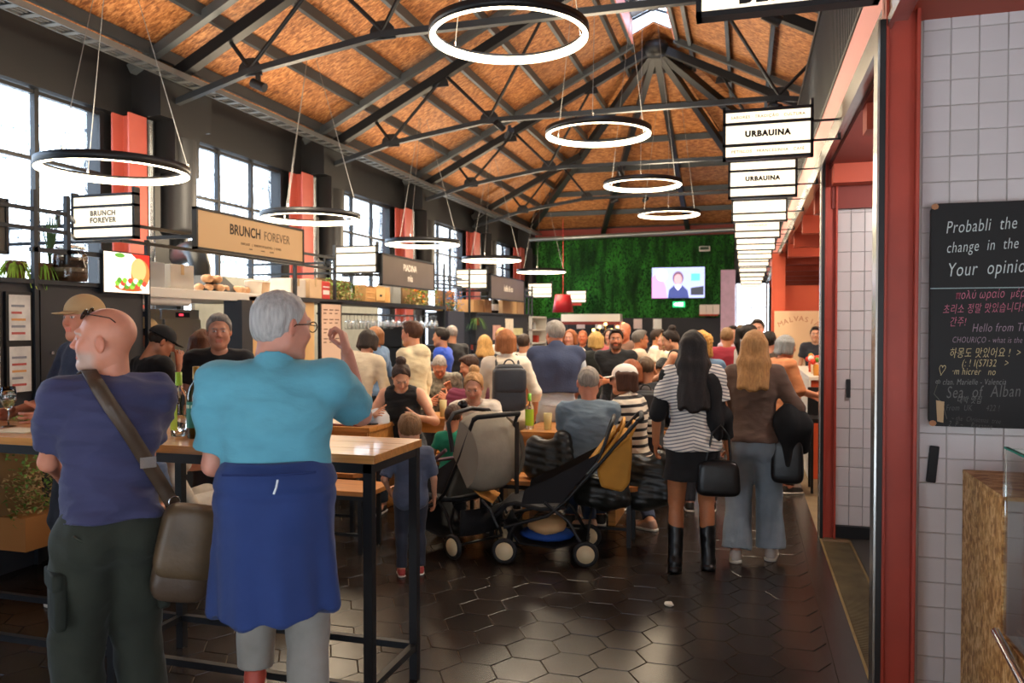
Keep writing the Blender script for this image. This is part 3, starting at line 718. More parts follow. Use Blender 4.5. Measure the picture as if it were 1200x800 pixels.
for ty in bays[1:]:
    if ty in TR or True:
        big = ty in TR; dz = .02
        if not big: continue
        for side in (0, 1):
            xe = XL+.05 if side == 0 else 2*XC-XL-.05
            xr = XC-.36 if side == 0 else XC+.36
            LMB().bar((xe, ty-.32, ZE+.02), (xr, ty-.32, zroof(-1.94)+.02), .09, .10).build('rafter', M_ROOFSTEEL, roof)
def gusset(mb, c, y, w=.30, h=.2):
    x, z = c; mb.prism([(x-w/2, z-.05), (x+w/2, z-.05), (x+w*.42, z+h*.35), (x+w*.2, z+h*.7), (x-w*.2, z+h*.7), (x-w*.42, z+h*.35)], -.012, .012, (0, y, 0), (1, 0, 0), (0, 0, 1), (0, 1, 0))
tiel = [(XL+.05, 3.99), (-5.1, 4.33), (-3.55, 4.56)]
for ty in TR+[18.2]:
    hip = ty > 15; zt = [p[1] for p in tiel]
    tie = [(x, ty, z) for x, z in tiel]+[(2*XC-x, ty, z) for x, z in tiel[::-1]]
    m = LMB()
    for a, b_ in zip(tie[:-1], tie[1:]): m.bar(a, b_, .07, .065)
    m.build('tie_beam', M_STEEL, roof)
    top = hipz(ty) if hip else 9
    for side in (0, 1):
        f_ = (lambda x: x) if side == 0 else (lambda x: 2*XC-x)
        xt = XC if not hip else XL+(XC-XL)*(YE-ty)/(YE-APY)
        LMB().bar((f_(XL+.05), ty, ZE-.13), (f_(xt), ty, zroof(xt)-.13), .12, .13).build('top_chord', M_BLK, roof)
        gm = LMB()
        for gx, gz in tiel[1:]: gusset(gm, (f_(gx), gz), ty)
        if not hip: 
            for px_ in (-4.3, -2.75): gusset(gm, (f_(px_), zroof(px_)-.24), ty, .26, .12)
        gm.build('gusset_plate', M_BLK, roof)
        if not hip:
            st = [((-5.1, 4.36), (-5.35, zroof(-5.35)-.18)), ((-5.1, 4.36), (-4.3, zroof(-4.3)-.2)), ((-3.55, 4.6), (-4.2, zroof(-4.2)-.2)), ((-3.55, 4.6), (-2.75, zroof(-2.75)-.2))]
        else: st = [((-5.1, 4.36), (-5.35, zroof(-5.35)-.18)), ((-5.1, 4.36), (-4.5, zroof(-4.5)-.2)), ((-3.55, 4.6), (-4.1, zroof(-4.1)-.2))]
        for a, b_ in st: LMB().tube([(f_(a[0]), ty, a[1]), (f_(b_[0]), ty, b_[1])], .024, 8).build('strut', M_BLK, roof)
# hip rafters fanning out from the apex
ap = np.array([XC, APY, ZA-.16])
for ex, ey, ww in ((XL+.1, YE-.1, .15), (-4.0, YE-.1, .12), (XC, YE-.1, .12), (.85, YE-.1, .12), (2*XC-XL-.1, YE-.1, .15)):
    LMB().bar(ap, (ex, ey, ZE-.06), ww, .14).build('hip_rafter', M_BLK, roof)
LMB().lathe([(.0, -.14), (.2, -.12), (.24, .0), (.2, .1), (0, .12)], ap, 12).build('hip_crown', M_BLK, roof)
# lantern (glazed ridge skylight)
lan = LMB()
for sx in (-1, 1): lan.bar((XC+sx*.38, sk0, ZA+.02), (XC+sx*.38, sk1, ZA+.02), .05, .4)
lan.build('lantern_curb', M_PINK, roof)
lb = LMB()
for sx in (-.38, 0, .38): lb.bar((XC+sx, sk0, ZA+.22+(0 if sx else .15)), (XC+sx, sk1, ZA+.22+(0 if sx else .15)), .05, .06)
for k in range(15): y = sk0+k*(sk1-sk0)/14; lb.bar((XC-.38, y, ZA+.24), (XC, y, ZA+.39), .03, .04); lb.bar((XC+.38, y, ZA+.24), (XC, y, ZA+.39), .03, .04)
lb.build('lantern_bars', M_BLK, roof)
for sx in (-1, 1):
    for k in range(7):
        y0 = sk0+k*(sk1-sk0)/7; m = LMB(); m.add([(XC+sx*.38, y0, ZA+.26), (XC, y0, ZA+.41), (XC, y0+1.42, ZA+.41), (XC+sx*.38, y0+1.42, ZA+.26)], [(0, 1, 2, 3)]); m.build('lantern_pane', M_FROST, roof)
# eave tray along the left wall, end tube
tr_ = thing('cable_tray', 'long perforated metal cable tray running under the left eave', 'cable tray', (XL+.50, 8, 4.30)); tm = MB()
for dx in (-.09, .09): tm.box(dx-.008, dx+.008, -11, 14.8, -.03, .03)
for k in range(120): tm.box(-.09, .09, -11+k*.215, -10.94+k*.215, -.03, -.02)
tm.build('tray', mat('8d9294', .35, metal=.8), tr_)
tm = MB()
for dx in (-.05, 0, .05): tm.tube([(dx, -11, -.005), (dx, 14.7, -.005)], .014, 6)
tm.build('cable', mat('3a3c40', .6), tr_)
tag(MB().tube([(XL+.35, 22.3, 4.10), (.5, 22.3, 4.22)], .06, 10).build('ceiling_pipe', mat('9fa6a8', .35, metal=.7)), 'long pale metal pipe spanning the hall before the green end wall', 'pipe')

# ------------------------------------------------------------------ left wall: steel columns, windows, ducts
wl_ = MB().box(XL-.3, XL, -3, YE+.2, 3.86, 4.64).box(XL-.3, XL, -3, YE+.2, 0, 1.2)
WIN = [(1.0, 3.1), (4.4, 6.79), (8.0, 10.14), (11.55, 13.8), (15.5, 17.8), (19.8, 21.75)]
PIER = [(-3, 1.0), (3.1, 4.4)]+[(a[1], b_[0]) for a, b_ in zip(WIN[1:-1], WIN[2:])]+[(21.75, YE+.2)]
for a, b_ in PIER: wl_.box(XL-.3, XL-.12, a, b_, 1.2, 3.86)
struct('wall_left', wl_, M_BLK)
for i, (a, b_) in enumerate(WIN):
    wf = MB(); xw = XL-.1
    for y in (a, b_): wf.box(xw-.03, xw+.03, y-.03, y+.03, 1.2, 3.86)
    for z in (1.2, 1.95, 3.20, 3.83): wf.box(xw-.025, xw+.025, a, b_, z-.018, z+.018)
    n = 3
    for k in range(1, n): y = a+(b_-a)*k/n; wf.box(xw-.03, xw+.03, y-.025, y+.025, 1.2, 3.86)
    wo = struct('window_%d' % (i+1), wf, M_BLK)
    zz = (1.2, 1.95, 3.2, 3.83)
    for k in range(n):
        for q in range(3):
            MB().box(xw-.006, xw+.006, a+(b_-a)*k/n+.03, a+(b_-a)*(k+1)/n-.03, zz[q]+.02, zz[q+1]-.02).build('pane', mat('f2f8fa', .04, trans=1, ior=1.1, alpha=.25), wo)
COLS = [(3.25, 3.6), (6.84, 7.16), (10.22, 10.6), (13.86, 14.3), (17.86, 18.35), (21.85, 22.4)]
for i, (a, b_) in enumerate(COLS):
    nm = ['nearest the camera, left of the first duct', 'between first and second left windows, behind the lit brunch sign', 'right of the large beige sign', 'above the brown wine bar sign', 'behind the second brown sign', 'farthest, beside the green end wall'][i]
    c = thing('steel_column', 'riveted red steel column on the left wall, '+nm, 'column', (XL+.02, (a+b_)/2, 0), group='red steel columns of the left wall'); hw = (b_-a)/2
    m = MB().box(-.02, .0, -hw, hw, 0, 3.85); m.box(0, .16, -.012, .012, 0, 3.85); m.box(.16, .18, -hw*.8, hw*.8, 0, 3.85); m.build('column_web', mat('b4564a', .5, noise=.12, nscale=3, bump=.08), c)
    MB().tube([(.10, hw+.09, 0), (.10, hw+.09, 3.85)], .055, 12).build('downpipe', mat('9aa0a6', .25, metal=.9), c)
DUC = [(-.2, 3.7), (1, 7.55), (2, 10.98), (3, 14.72), (4, 18.85), (5, 22.75)]
for i, y in DUC:
    if i < 1: y = 3.95
    d = thing('ventilation_duct', 'fat black ventilation duct dropping beside the '+['nearest', 'first', 'second', 'third', 'fourth', 'last'][max(0, int(i))]+' red steel column on the left', 'duct', (XL+.26, y, 0), group='black ducts of the left wall')
    MB().lathe([(.17, 2.62), (.2, 2.66), (.2, 2.70), (.19, 2.72), (.19, 3.7)], (0, 0, 0), 18).build('duct_pipe', M_BLK, d)
    m = MB(); P = [(-.26, 3.6-.0), (-.26, 4.3)]
    pts = [(-.42, 4.4), (-.42, 3.87), (-.2, 3.87), (-.2, 3.3), (.2, 3.3)]+[(.42-.22*math.cos(a_), 3.64+.22*math.sin(a_)) for a_ in np.linspace(0, PI/2, 7)]+[(.42, 4.4)]
    _p = [(-.62, 4.4), (-.62, 3.86)]+[(-.42+.22*math.sin(a_)-.2+.0, 3.64+.22*math.cos(a_)) for a_ in np.linspace(0, PI/2, 6)]+[(-.2, 3.5), (.2, 3.5)]+[(.4-.2*math.cos(a_)+.0, 3.64+.22*math.sin(a_)) for a_ in np.linspace(0, PI/2, 6)][:0]+[(.22, 3.66), (.3, 3.8), (.42, 3.86), (.42, 4.4)]
    m.prism(pts, -.26, .12, (0, 0, 0), (0, 1, 0), (0, 0, 1), (1, 0, 0)); m.build('duct_header', M_BLK, d)

# ------------------------------------------------------------------ outside: street wall, ironwork, bright pavement
out = tag(MB().box(-30, XL-.4, -5, 40, -.3, -.1).build('pavement', mat('cfcac0', .8)), kind='structure')
fence = thing('iron_railing', 'tall ornamental iron railing with scrolls seen outside the left windows', 'railing', (-8.6, 0, 0))
fm = MB()
for k in range(150): y = 1+k*.16; fm.box(-.008, .008, y-.008, y+.008, .3, 2.85)
fm.build('bars', mat('7d8b99', .6), fence); fm = MB()
for k in range(26):
    y = 1+k*.96
    for rr in (.42, .3, .16): fm.tube([(0, y+.48+rr*math.cos(a_), 3.15+rr*math.sin(a_)) for a_ in np.linspace(0, 2*PI, 20, endpoint=False)], .012, 4, closed=True)
    for q in range(6): fm.tube([(0, y+q*.16, 3.65), (0, y+q*.16+.08, 4.1), (0, y+q*.16+.16, 3.65)], .012, 4)
for z in (.35, 2.7, 3.65, 4.15): fm.box(-.012, .012, 1, 26, z-.02, z+.02)
fm.build('scrollwork', mat('7d8b99', .6), fence)

# ------------------------------------------------------------------ end wall with moss, screen, dark panels
struct('wall_end', MB().box(XL-.3, -.3, YE, YE+.25, 0, 4.66).box(-.3, 3.6, YE, YE+.25, 2.78, 6.9).box(.6, 3.6, YE, YE+.25, 0, 2.8), M_BLK)
struct('trim_3', MB().box(XL, XR, YE-.12, YE+.02, 4.16, 4.42), mat('8f3b33', .6))
moss = struct('trim_4', MB().box(XL+.02, -.32, YE-.06, YE, 1.83, 4.16), mat('0c3a12', .9)); moss.name = 'moss_wall'
tag(moss, 'wide panel of deep green preserved moss covering the upper end wall', 'moss wall'); del moss['kind']
M_MOSS = bpy.data.materials.new('moss'); M_MOSS.use_nodes = True; nt = M_MOSS.node_tree; pb = nt.nodes['Principled BSDF']; pb.inputs['Roughness'].default_value = .9
tcx = nt.nodes.new('ShaderNodeTexCoord'); mpx = nt.nodes.new('ShaderNodeMapping'); mpx.inputs['Scale'].default_value = (2.2, 1, .5); nx = nt.nodes.new('ShaderNodeTexNoise'); nx.inputs['Scale'].default_value = 2; nx.inputs['Detail'].default_value = 8
rx = nt.nodes.new('ShaderNodeValToRGB'); rx.color_ramp.elements[0].color = srgb('083010')+(1,); rx.color_ramp.elements[0].position = .35; rx.color_ramp.elements[1].color = srgb('46a83a')+(1,); rx.color_ramp.elements[1].position = .7
nt.links.new(tcx.outputs['Object'], mpx.inputs[0]); nt.links.new(mpx.outputs[0], nx.inputs['Vector']); nt.links.new(nx.outputs[0], rx.inputs[0]); nt.links.new(rx.outputs[0], pb.inputs['Base Color'])
mm = MB(); r_ = random.Random(3)
for k in range(11000):
    x = r_.uniform(XL+.05, -.34); z = r_.uniform(1.84, 4.14); s_ = r_.uniform(.03, .06); dx, dz = r_.uniform(-.03, .03), -r_.uniform(.03, .09); o_ = r_.uniform(.02, .07)
    mm.add([(x-s_*.4, YE-.06, z), (x+s_*.4, YE-.06, z), (x+dx, YE-.06-o_, z+dz)], [(0, 1, 2)])
tag(mm.build('moss_tufts', M_MOSS, moss), kind='stuff')
tv = thing('television', 'large flat screen showing a person in a suit, high on the green wall', 'television', (-1.84, YE-.16, 2.82))
MB().box(-.75, .75, -.02, .05, -.45, .45).build('housing', M_BLK, tv, .01)
E_ = lambda c, s=1.3: mat(c, .4, emit=s)
MB().box(-.73, .73, -.024, -.02, -.43, .43).build('screen', E_('a8b4e8', 1.0), tv)
sc_ = MB().prism([(-.73, -.43), (-.73, .15), (-.55, .3), (-.45, .1), (-.35, -.1), (-.3, -.43)], -.001, .003, (0, -.028, 0), (1, 0, 0), (0, 0, 1), (0, 1, 0)); sc_.build('screen_image', E_('d088cc'), tv)
sc_ = MB().prism([(-.28, -.43), (-.25, -.2), (-.12, -.08), (.12, -.08), (.26, -.22), (.3, -.43)], -.001, .003, (0, -.029, 0), (1, 0, 0), (0, 0, 1), (0, 1, 0)); sc_.build('screen_image', E_('3c4a8c', .8), tv)
ell = lambda cx, cz, rx_, rz_, n=18: [(cx+rx_*math.cos(2*PI*i/n), cz+rz_*math.sin(2*PI*i/n)) for i in range(n)]
def flat(parent, name, poly, y, m, th=.002): return MB().prism(poly, -th, 0, (0, y, 0), (1, 0, 0), (0, 0, 1), (0, 1, 0)).build(name, m, parent)
flat(tv, 'screen_image', ell(0, .13, .15, .19), -.030, E_('7a5a78', .8)); flat(tv, 'screen_image', ell(.0, .09, .11, .15), -.033, E_('d8a0a8', 1)); flat(tv, 'screen_image', [(-.1, -.1), (.0, -.22), (.1, -.1), (.0, -.05)], -.036, E_('f0f0ff', 1.2))
flat(tv, 'screen_image', [(.35, -.35), (.7, -.35), (.7, -.1), (.35, -.15)], -.027, E_('3a3f50', .6)); flat(tv, 'screen_image', [(.36, .05), (.6, .05), (.6, .25), (.36, .25)], -.027, E_('58c8d8', 1)); flat(tv, 'screen_image', ell(-.45, .22, .16, .17), -.034, E_('f0e8f8', 1.2))
ex = thing('exit_sign', 'small lit green exit sign below the large screen', 'exit sign', (-1.82, YE-.14, 2.21))
MB().box(-.17, .17, -.02, .03, -.08, .08).build('housing', mat('20c070', .4, emit=1.2), ex); flat(ex, 'pictogram', [(-.02, -.05), (.12, -.05), (.12, .05), (-.02, .05)], -.022, E_('e8fff0', 2)); flat(ex, 'pictogram', [(-.13, -.02), (-.05, -.05), (-.05, .05), (-.13, .02)], -.022, E_('e8fff0', 2))
cm = thing('wall_speaker', 'small white speaker box fixed high on the green wall', 'speaker', (-1.12, YE-.16, 3.76)); MB().box(-.15, .15, 0, .1, -.07, .07).build('housing', M_WHITE, cm, .01); MB().box(-.12, .12, -.01, 0, -.03, .05).build('grille', mat('26402c', .6), cm)
struct('trim_5', MB().box(XL, -.65, YE-.3, YE-.06, 0, 1.83), mat('23252b', .6))
struct('trim_6', MB().box(-.66, -.28, YE-.7, YE-.3, 0, 3.12), mat('d8b4cc', .6, noise=.1))
bx = thing('parcel_shelf', 'red shelf carrying a few wrapped white packs at the end wall beside the pale column', 'shelf', (-.98, YE-.5, 1.9)); MB().box(-.25, .25, -.15, .2, -.02, .02).build('board', mat('b8432c', .5), bx)
for k in range(6): tag(MB().box(-.085, .085, -.08, .08, 0, .13).build('wrapped_pack', mat('e8dcd0', .6)), 'small wrapped white pack stacked on the red shelf at the end wall', 'pack', 'packs on the red shelf').location = (-1.14+(k % 3)*.18, YE-.5, 1.921+(k//3)*.132)
struct('door_1', MB().box(-.28, -.24, YE-.02, YE+.1, 0, 2.78).box(.52, .58, YE-.02, YE+.1, 0, 2.78).box(-.24, .52, YE-.02, YE+.1, 2.1, 2.14).box(.12, .15, YE, YE+.08, 0, 2.1), mat('c8c4c8', .4))

# ------------------------------------------------------------------ right side: mezzanine beam, posts, tiled wall
XB = .55
struct('trim_7', MB().box(XB, XB+.03, -1, YE, 2.93, 3.22), M_PINK); struct('trim_8', MB().box(XB-.012, XB+.06, -1, YE, 2.83, 2.94).box(XB-.02, XB+.0, -1, YE, 2.80, 2.835), M_SILVER)
bal = thing('balustrade', 'black balustrade of close vertical slats above the pink beam on the right', 'balustrade', (XB+.02, 0, 3.2))
MB().box(-.02, .03, -1, YE, .90, .95).box(-.02, .03, -1, YE, 0, .05).build('rail', M_BLK, bal)
bmm = MB().box(-.008, .012, 0, .028, .04, .91).mesh('slat', M_STEEL)
for k in range(290):
    o = bpy.data.objects.new('slat', bmm); COL.objects.link(o); o.parent = bal; o.location = (0, 2.6+k*.07, 0)
MB().box(.014, .02, -1, YE, .04, .9).build('backing_sheet', mat('08080a', .8), bal)
struct('mezzanine_soffit', MB().box(XB+.03, 3.4, -1, YE, 2.86, 3.2), mat('a8442c', .6, noise=.08, nscale=2))
for k in range(12):
    struct('trim_%d' % (9+k), MB().box(XB+.06, 3.3, 4.6+k*1.65, 4.75+k*1.65, 2.66, 2.86), mat('a8442c', .6, noise=.08, nscale=2))
struct('wall_right', MB().box(3.3, 3.5, -1, YE, 0, 4.6).box(.60, 3.3, 3.60, 3.8, 0, 3.0), mat('b0a8a2', .7))
wr = bpy.data.objects['wall_right']
# square tiles of the near wall
tm_ = MB(); s_ = .0500; tm_.add([(-s_, 0, -s_), (s_, 0, -s_), (s_, 0, s_), (-s_, 0, s_), (-s_+.002, -.003, -s_+.002), (s_-.002, -.003, -s_+.002), (s_-.002, -.003, s_-.002), (-s_+.002, -.003, s_-.002)], [(4, 5, 6, 7), (0, 1, 5, 4), (1, 2, 6, 5), (2, 3, 7, 6), (3, 0, 4, 7)])
tme = tm_.mesh('tile', M_WTILE); TP = .1023; xs0 = .6855
for i in range(8):
    for j in range(29):
        o = bpy.data.objects.new('tile', tme); COL.objects.link(o); o.parent = wr; o.location = (xs0+(i+.5)*TP, 3.598, .053+(j+.5)*TP); o.rotation_euler = (random.uniform(-.003, .003), 0, random.uniform(-.003, .003))
# red channel column and black post beside it
def post(y, x0, label, rw):
    c = thing('steel_post', label, 'post', (x0, y, 0))
    MB().box(0, .022, -.05, .05, 0, 2.83).build('black_angle', M_BLK, c); MB().box(-.008, .0, -.05, .05, 0, 2.83).build('silver_edge', M_SILVER, c)
    m = MB().box(.022, rw, -.012, .012, 0, 2.95).box(.022, .034, -.045, .06, 0, 2.95).box(rw-.014, rw, -.05, .06, 0, 2.95); m.build('red_channel', mat('a84030', .45, noise=.16, nscale=4, bump=.12, bscale=9), c, .003); return c
post(3.50, .504, 'near red steel channel post with black and silver edge beside the chalkboard wall', .147)
post(6.48, .548, 'farther red steel channel post beside the narrow tiled panel', .112)
# far narrow tiled door panel
dpan = struct('door_2', MB().box(.66, 1.5, 6.52, 6.6, .02, 2.94), mat('8d8a8a', .7))
for i in range(8):
    for j in range(19):
        o = bpy.data.objects.new('tile', tme); COL.objects.link(o); o.parent = dpan; o.location = (.665+(i+.5)*.0965, 6.518, .09+(j+.5)*.149); o.scale = (.93, 1, 1.46)
MB().box(.735, .765, 6.49, 6.512, 1.07, 1.21).build('handle', M_BLK, dpan, .003)
struct('baseboard_right', MB().box(.66, 1.5, 6.48, 6.53, 0, .09), M_BLK)
struct('trim_22', MB().box(.6, 3.3, 3.8, 6.6, 2.80, 2.86).box(.62, 1.6, 6.45, 6.62, 2.5, 2.86), mat('7c2c22', .6))

struct('wall_back', MB().box(XL-.3, -3.2, -3.2, -3, 0, 4.6).box(-.6, 3.5, -3.2, -3, 0, 4.6).box(-3.2, -.6, -3.2, -3, 2.4, 4.6).box(-1.7, -.6, -3.2, -3, 0, 2.4).box(-5.2, 2.0, -3.2, -3, 4.6, 7.2), mat('b8a898', .7))
RINGW = 85; SPOTW = 330
# ------------------------------------------------------------------ ring lamps
def ring_lamp(x, y, z, label, group, wires=3):
    L = thing('ring_lamp', label, 'lamp', (x, y, z), 0, group); Ro, Ri, h = .625, .582, .075; n = 64
    prof = lambda pts, name, m: MB().add([(r*math.cos(2*PI*k/n), r*math.sin(2*PI*k/n), zz) for r, zz in pts for k in range(n)],
        [(i*n+k, i*n+(k+1) % n, ((i+1) % len(pts))*n+(k+1) % n, ((i+1) % len(pts))*n+k) for i in range(len(pts)) for k in range(n)], True).build(name, m, L)
    prof([(Ri+.004, h/2), (Ri+.004, -h/2+.004), (Ro-.006, -h/2+.004), (Ro, -h/2), (Ro, h/2)], 'housing', M_BLK)
    prof([(Ri, h/2-.022), (Ri, -h/2-.003), (Ro-.008, -h/2-.003), (Ro-.008, -h/2+.006), (Ri+.008, -h/2+.006), (Ri+.008, h/2-.022)], 'light_strip', M_LAMP)
    pl = bpy.data.lights.new('ring_light', 'POINT'); pl.energy = RINGW; pl.color = (1, .80, .55); pl.shadow_soft_size = .5; po_ = bpy.data.objects.new('ring_light', pl); COL.objects.link(po_); po_.parent = L; po_.location = (0, 0, .12)
    zr = zroof(x)-z if x < XC else zroof(x)-z
    for k in range(wires):
        a = 2*PI*k/wires+.6; p = (Ro*math.cos(a)*.97, Ro*math.sin(a)*.97, h/2)
        q = (p[0]*.12, p[1]*.12, zr+.12) if x < -3 else (p[0]*.35, p[1]*.35, zr+(.12 if y < 14 else -.1))
        MB().tube([p, q], .0035, 5).build('wire', mat('9a9a98', .4, metal=.5), L)
        MB().tube([(p[0], p[1], h/2-.01), (p[0], p[1], h/2+.04)], .01, 6).build('clip', M_CHROME, L)
    return L
for i, (x, y) in enumerate(((-1.79, 5.99), (-1.69, 9.34), (-1.61, 12.9), (-1.52, 16.48))):
    ring_lamp(x, y, 3.9, ['nearest and largest glowing ring lamp hanging at the top of the hall', 'second glowing ring lamp along the middle of the roof', 'third glowing ring lamp along the middle of the roof', 'farthest glowing ring lamp under the hip of the roof'][i], 'ring lamps along the ridge')
for i, (x, y) in enumerate(((-5.35, 5.75), (-5.32, 9.0), (-5.2, 12.35), (-5.1, 15.8), (-5.0, 19.6))):
    ring_lamp(x, y, 3.0, ['big dark ring lamp hanging before the first left window, above the lit brunch sign', 'ring lamp hanging at the right end of the beige sign', 'ring lamp hanging above the brown wine bar sign', 'ring lamp hanging before the fourth left window', 'farthest left ring lamp in front of the green moss wall'][i], 'ring lamps along the left stalls')
# black spotlights on the trusses
for i, (x, y, z) in enumerate(((-5.0, 7.4, 4.2), (-3.4, 10.9, 4.5), (-3.25, 10.9, 4.38), (-2.9, 18.2, 4.5), (-2.2, 18.2, 4.5), (.35, 10.9, 4.48), (.2, 7.4, 4.35), (-2.2, 14.5, 4.45))):
    s_ = thing('spotlight', 'small black spotlight under '+['the first truss at far left', 'the second truss, left of its middle', 'the second truss, just right of the ring lamp wires', 'the fourth truss, left one', 'the fourth truss, above the last ring lamp', 'the second truss, near the sign row', 'the first truss beside the nearest sign', 'the third truss at its middle'][i], 'spotlight', (x, y, z), i*1.1, 'black spotlights on the trusses')
    MB().box(-.02, .02, -.02, .02, 0, .09).build('bracket', M_BLK, s_); MB().tube([(-.07, 0, .01), (.08, 0, -.06)], .05, 10).build('lamp_head', M_BLK, s_)
    sl = bpy.data.lights.new('spot_light', 'SPOT'); sl.energy = SPOTW; sl.color = (1, .84, .62); sl.spot_size = 1.9; sl.spot_blend = .7; sl.shadow_soft_size = .3; q_ = bpy.data.objects.new('spot_light', sl); COL.objects.link(q_); q_.parent = s_; q_.location = (.0, 0, -.09); q_.rotation_euler = (.25, .2, 0)
def lightbox(x0, x1, y, z0, z1, label, group, texts, arm=1, faces=(.30, .40, .30), emat=None, arms=True, name='lit_sign'):
    S_ = thing(name, label, 'sign', ((x0+x1)/2, y, z0), 0, group); w_ = (x1-x0)/2; H_ = z1-z0; e = .019
    m = MB().box(-w_, -w_+e, -.03, .03, 0, H_+.02).box(w_-e, w_, -.03, .03, 0, H_+.04)
    hs = [0]; 
    tot = H_-4*e; z = e; zs = []
    for f_ in faces[::-1]: zs.append((z, z+tot*f_)); z += tot*f_+e
    for zz in [0]+[b_ for a, b_ in zs]: m.box(-w_, w_, -.03, .03, zz, zz+e)
    m.build('frame', M_BLK, S_)
    for a, b_ in zs: MB().box(-w_+e, w_-e, -.022, .022, a, b_).build('lit_panel', emat or M_SIGN, S_)
    for (row, body, size, col, al) in texts:
        a, b_ = zs[row]; curve_text('lettering', body, mat(col, .6), S_, (0, -.024, (a+b_)/2), (PI/2, 0, 0), size, ext=.0005, bold=.003 if size > .045 else .0006, sx=1.0, space=1.15)
    if arms and arm:
        ex = (w_, w_+.16) if arm > 0 else (-w_-.16, -w_)
        MB().box(ex[0], ex[1], -.012, .012, H_*.30, H_*.33).box(ex[0], ex[1], -.012, .012, H_*.68, H_*.71).box(ex[1]-.02 if arm > 0 else ex[0], ex[1] if arm > 0 else ex[0]+.02, -.012, .012, H_*.3, H_*.71).build('wall_arm', M_BLK, S_)
    return S_
ords = ['first complete', 'second', 'third', 'fourth', 'fifth', 'sixth', 'seventh', 'eighth', 'ninth', 'tenth', 'eleventh', 'twelfth']
for i in range(12):
    y = 5.34+i*1.62
    tx = [(1, 'URBAUINA', .050, '1a1816', 0)] if i < 2 else ([(1, 'PETISCARIA', .04, 'b5ad98', 0)] if i < 5 else [])
    if i == 0: tx += [(2, 'SABORES · TRADIÇÃO · CULTURA', .026, 'b9b49a', 0), (0, 'PETISCOS · FRANCESINHA · CAFÉ', .026, 'b9b49a', 0)]
    lightbox(-.15, .40, y, 2.68, 3.0, ords[i]+' lit sign box hanging on the pink beam, counted from the camera', 'lit signs along the right beam', tx, faces=(.26, .48, .26))
lightbox(-.17, .41, 2.83, 2.67, 3.0, 'nearest lit sign box, cut off by the top edge of the photo', 'lit signs along the right beam', [(0, 'BERLIM', .085, '1a1816', 0)], faces=(.33, .34, .33))
for i, (y, tx) in enumerate(((4.86, [(1, 'BRUNCH\nFOREVER', .052, 'a8a294', 0)]), (8.86, []), (13.17, []), (17.98, []), (23.0-.9, []))):
    lightbox(-4.9, -4.32, y, 2.26, 2.60, ['lit sign box lettered in two lines on the brunch stall frame', 'blank lit sign box left of the brown wine bar sign', 'blank lit sign box left of the second brown sign', 'blank lit sign box before the left edge of the green wall', 'farthest small lit sign box with a red edge below'][i], 'lit signs of the left stalls', tx, arm=-1, faces=(.24, .52, .24))
MB().box(-4.8, -4.45, 22.0, 22.1, 2.18, 2.25).build('red_board', mat('b83020', .5)); _rb = bpy.data.objects['red_board']; _rs = [o for o in bpy.data.objects if o.get('label', '').startswith('farthest small lit sign')][0]; _rb.parent = _rs; _rb.location = tuple(-q for q in _rs.location)
def stall_sign(x, y0, y1, z0, z1, label, m, texts, frame=M_BLK):
    S_ = thing('stall_sign', label, 'sign', (x, y0, z0)); L = y1-y0; H_ = z1-z0
    MB().box(-.02, .012, 0, L, 0, H_).build('panel', m, S_)
    MB().box(-.025, .02, -.02, 0, -.02, H_+.02).box(-.025, .02, L, L+.02, -.02, H_+.02).box(-.025, .02, -.02, L+.02, H_, H_+.02).box(-.025, .02, -.02, L+.02, -.02, 0).build('frame', frame, S_)
    if y0 > 4:
        for q in (.15, L-.18): MB().box(-.62, -.02, q, q+.03, H_*.3, H_*.3+.03).build('bracket', M_BLK, S_)
    for body, yy, zz, size, col, bold, al in texts:
        curve_text('lettering', body, mat(col, .6), S_, (.0135, yy*L, zz*H_), (PI/2, 0, PI/2), size, align=al, ext=.0006, bold=bold, sx=.9)
    return S_
stall_sign(-4.3, 5.49, 7.09, 2.26, 2.565, 'wide beige stall sign reading BRUNCH FOREVER in dark and thin letters', mat('d9b483', .5),
    [('BRUNCH', .55, .62, .125, '3a2c22', .0022, 'RIGHT'), ('FOREVER', .58, .60, .118, '6a543f', -.0008, 'LEFT'), ('PANCAKES    |   SANDWICHES & BOWLS   |   COFFEE', .56, .27, .030, '7a6248', 0, 'CENTER'), ('sweet                        savoury              specialty', .56, .15, .022, '8a7258', 0, 'CENTER')])
stall_sign(-4.3, 8.92, 10.6, 2.13, 2.49, 'brown metal stall sign reading PIADINA mia in pale letters', mat('6e6258', .35, metal=.5, noise=.1, nscale=3),
    [('PIADINA', .50, .66, .125, 'e0d6c8', .001, 'CENTER'), ('mia', .50, .30, .13, 'e0d6c8', .001, 'CENTER')])
stall_sign(-4.3, 13.25, 15.4, 2.10, 2.50, 'second brown metal stall sign with pale script, farther down the left row', mat('74624e', .35, metal=.4, noise=.1, nscale=3), [('bella & co', .5, .5, .16, 'f0e6d6', .002, 'CENTER')])
stall_sign(-4.62, 3.4, 4.02, 2.1, 2.42, 'dark sign with a golden letter cut by the left edge of the photo', mat('4a453c', .5), [('n', .9, .6, .1, 'b89a50', .003, 'CENTER')])

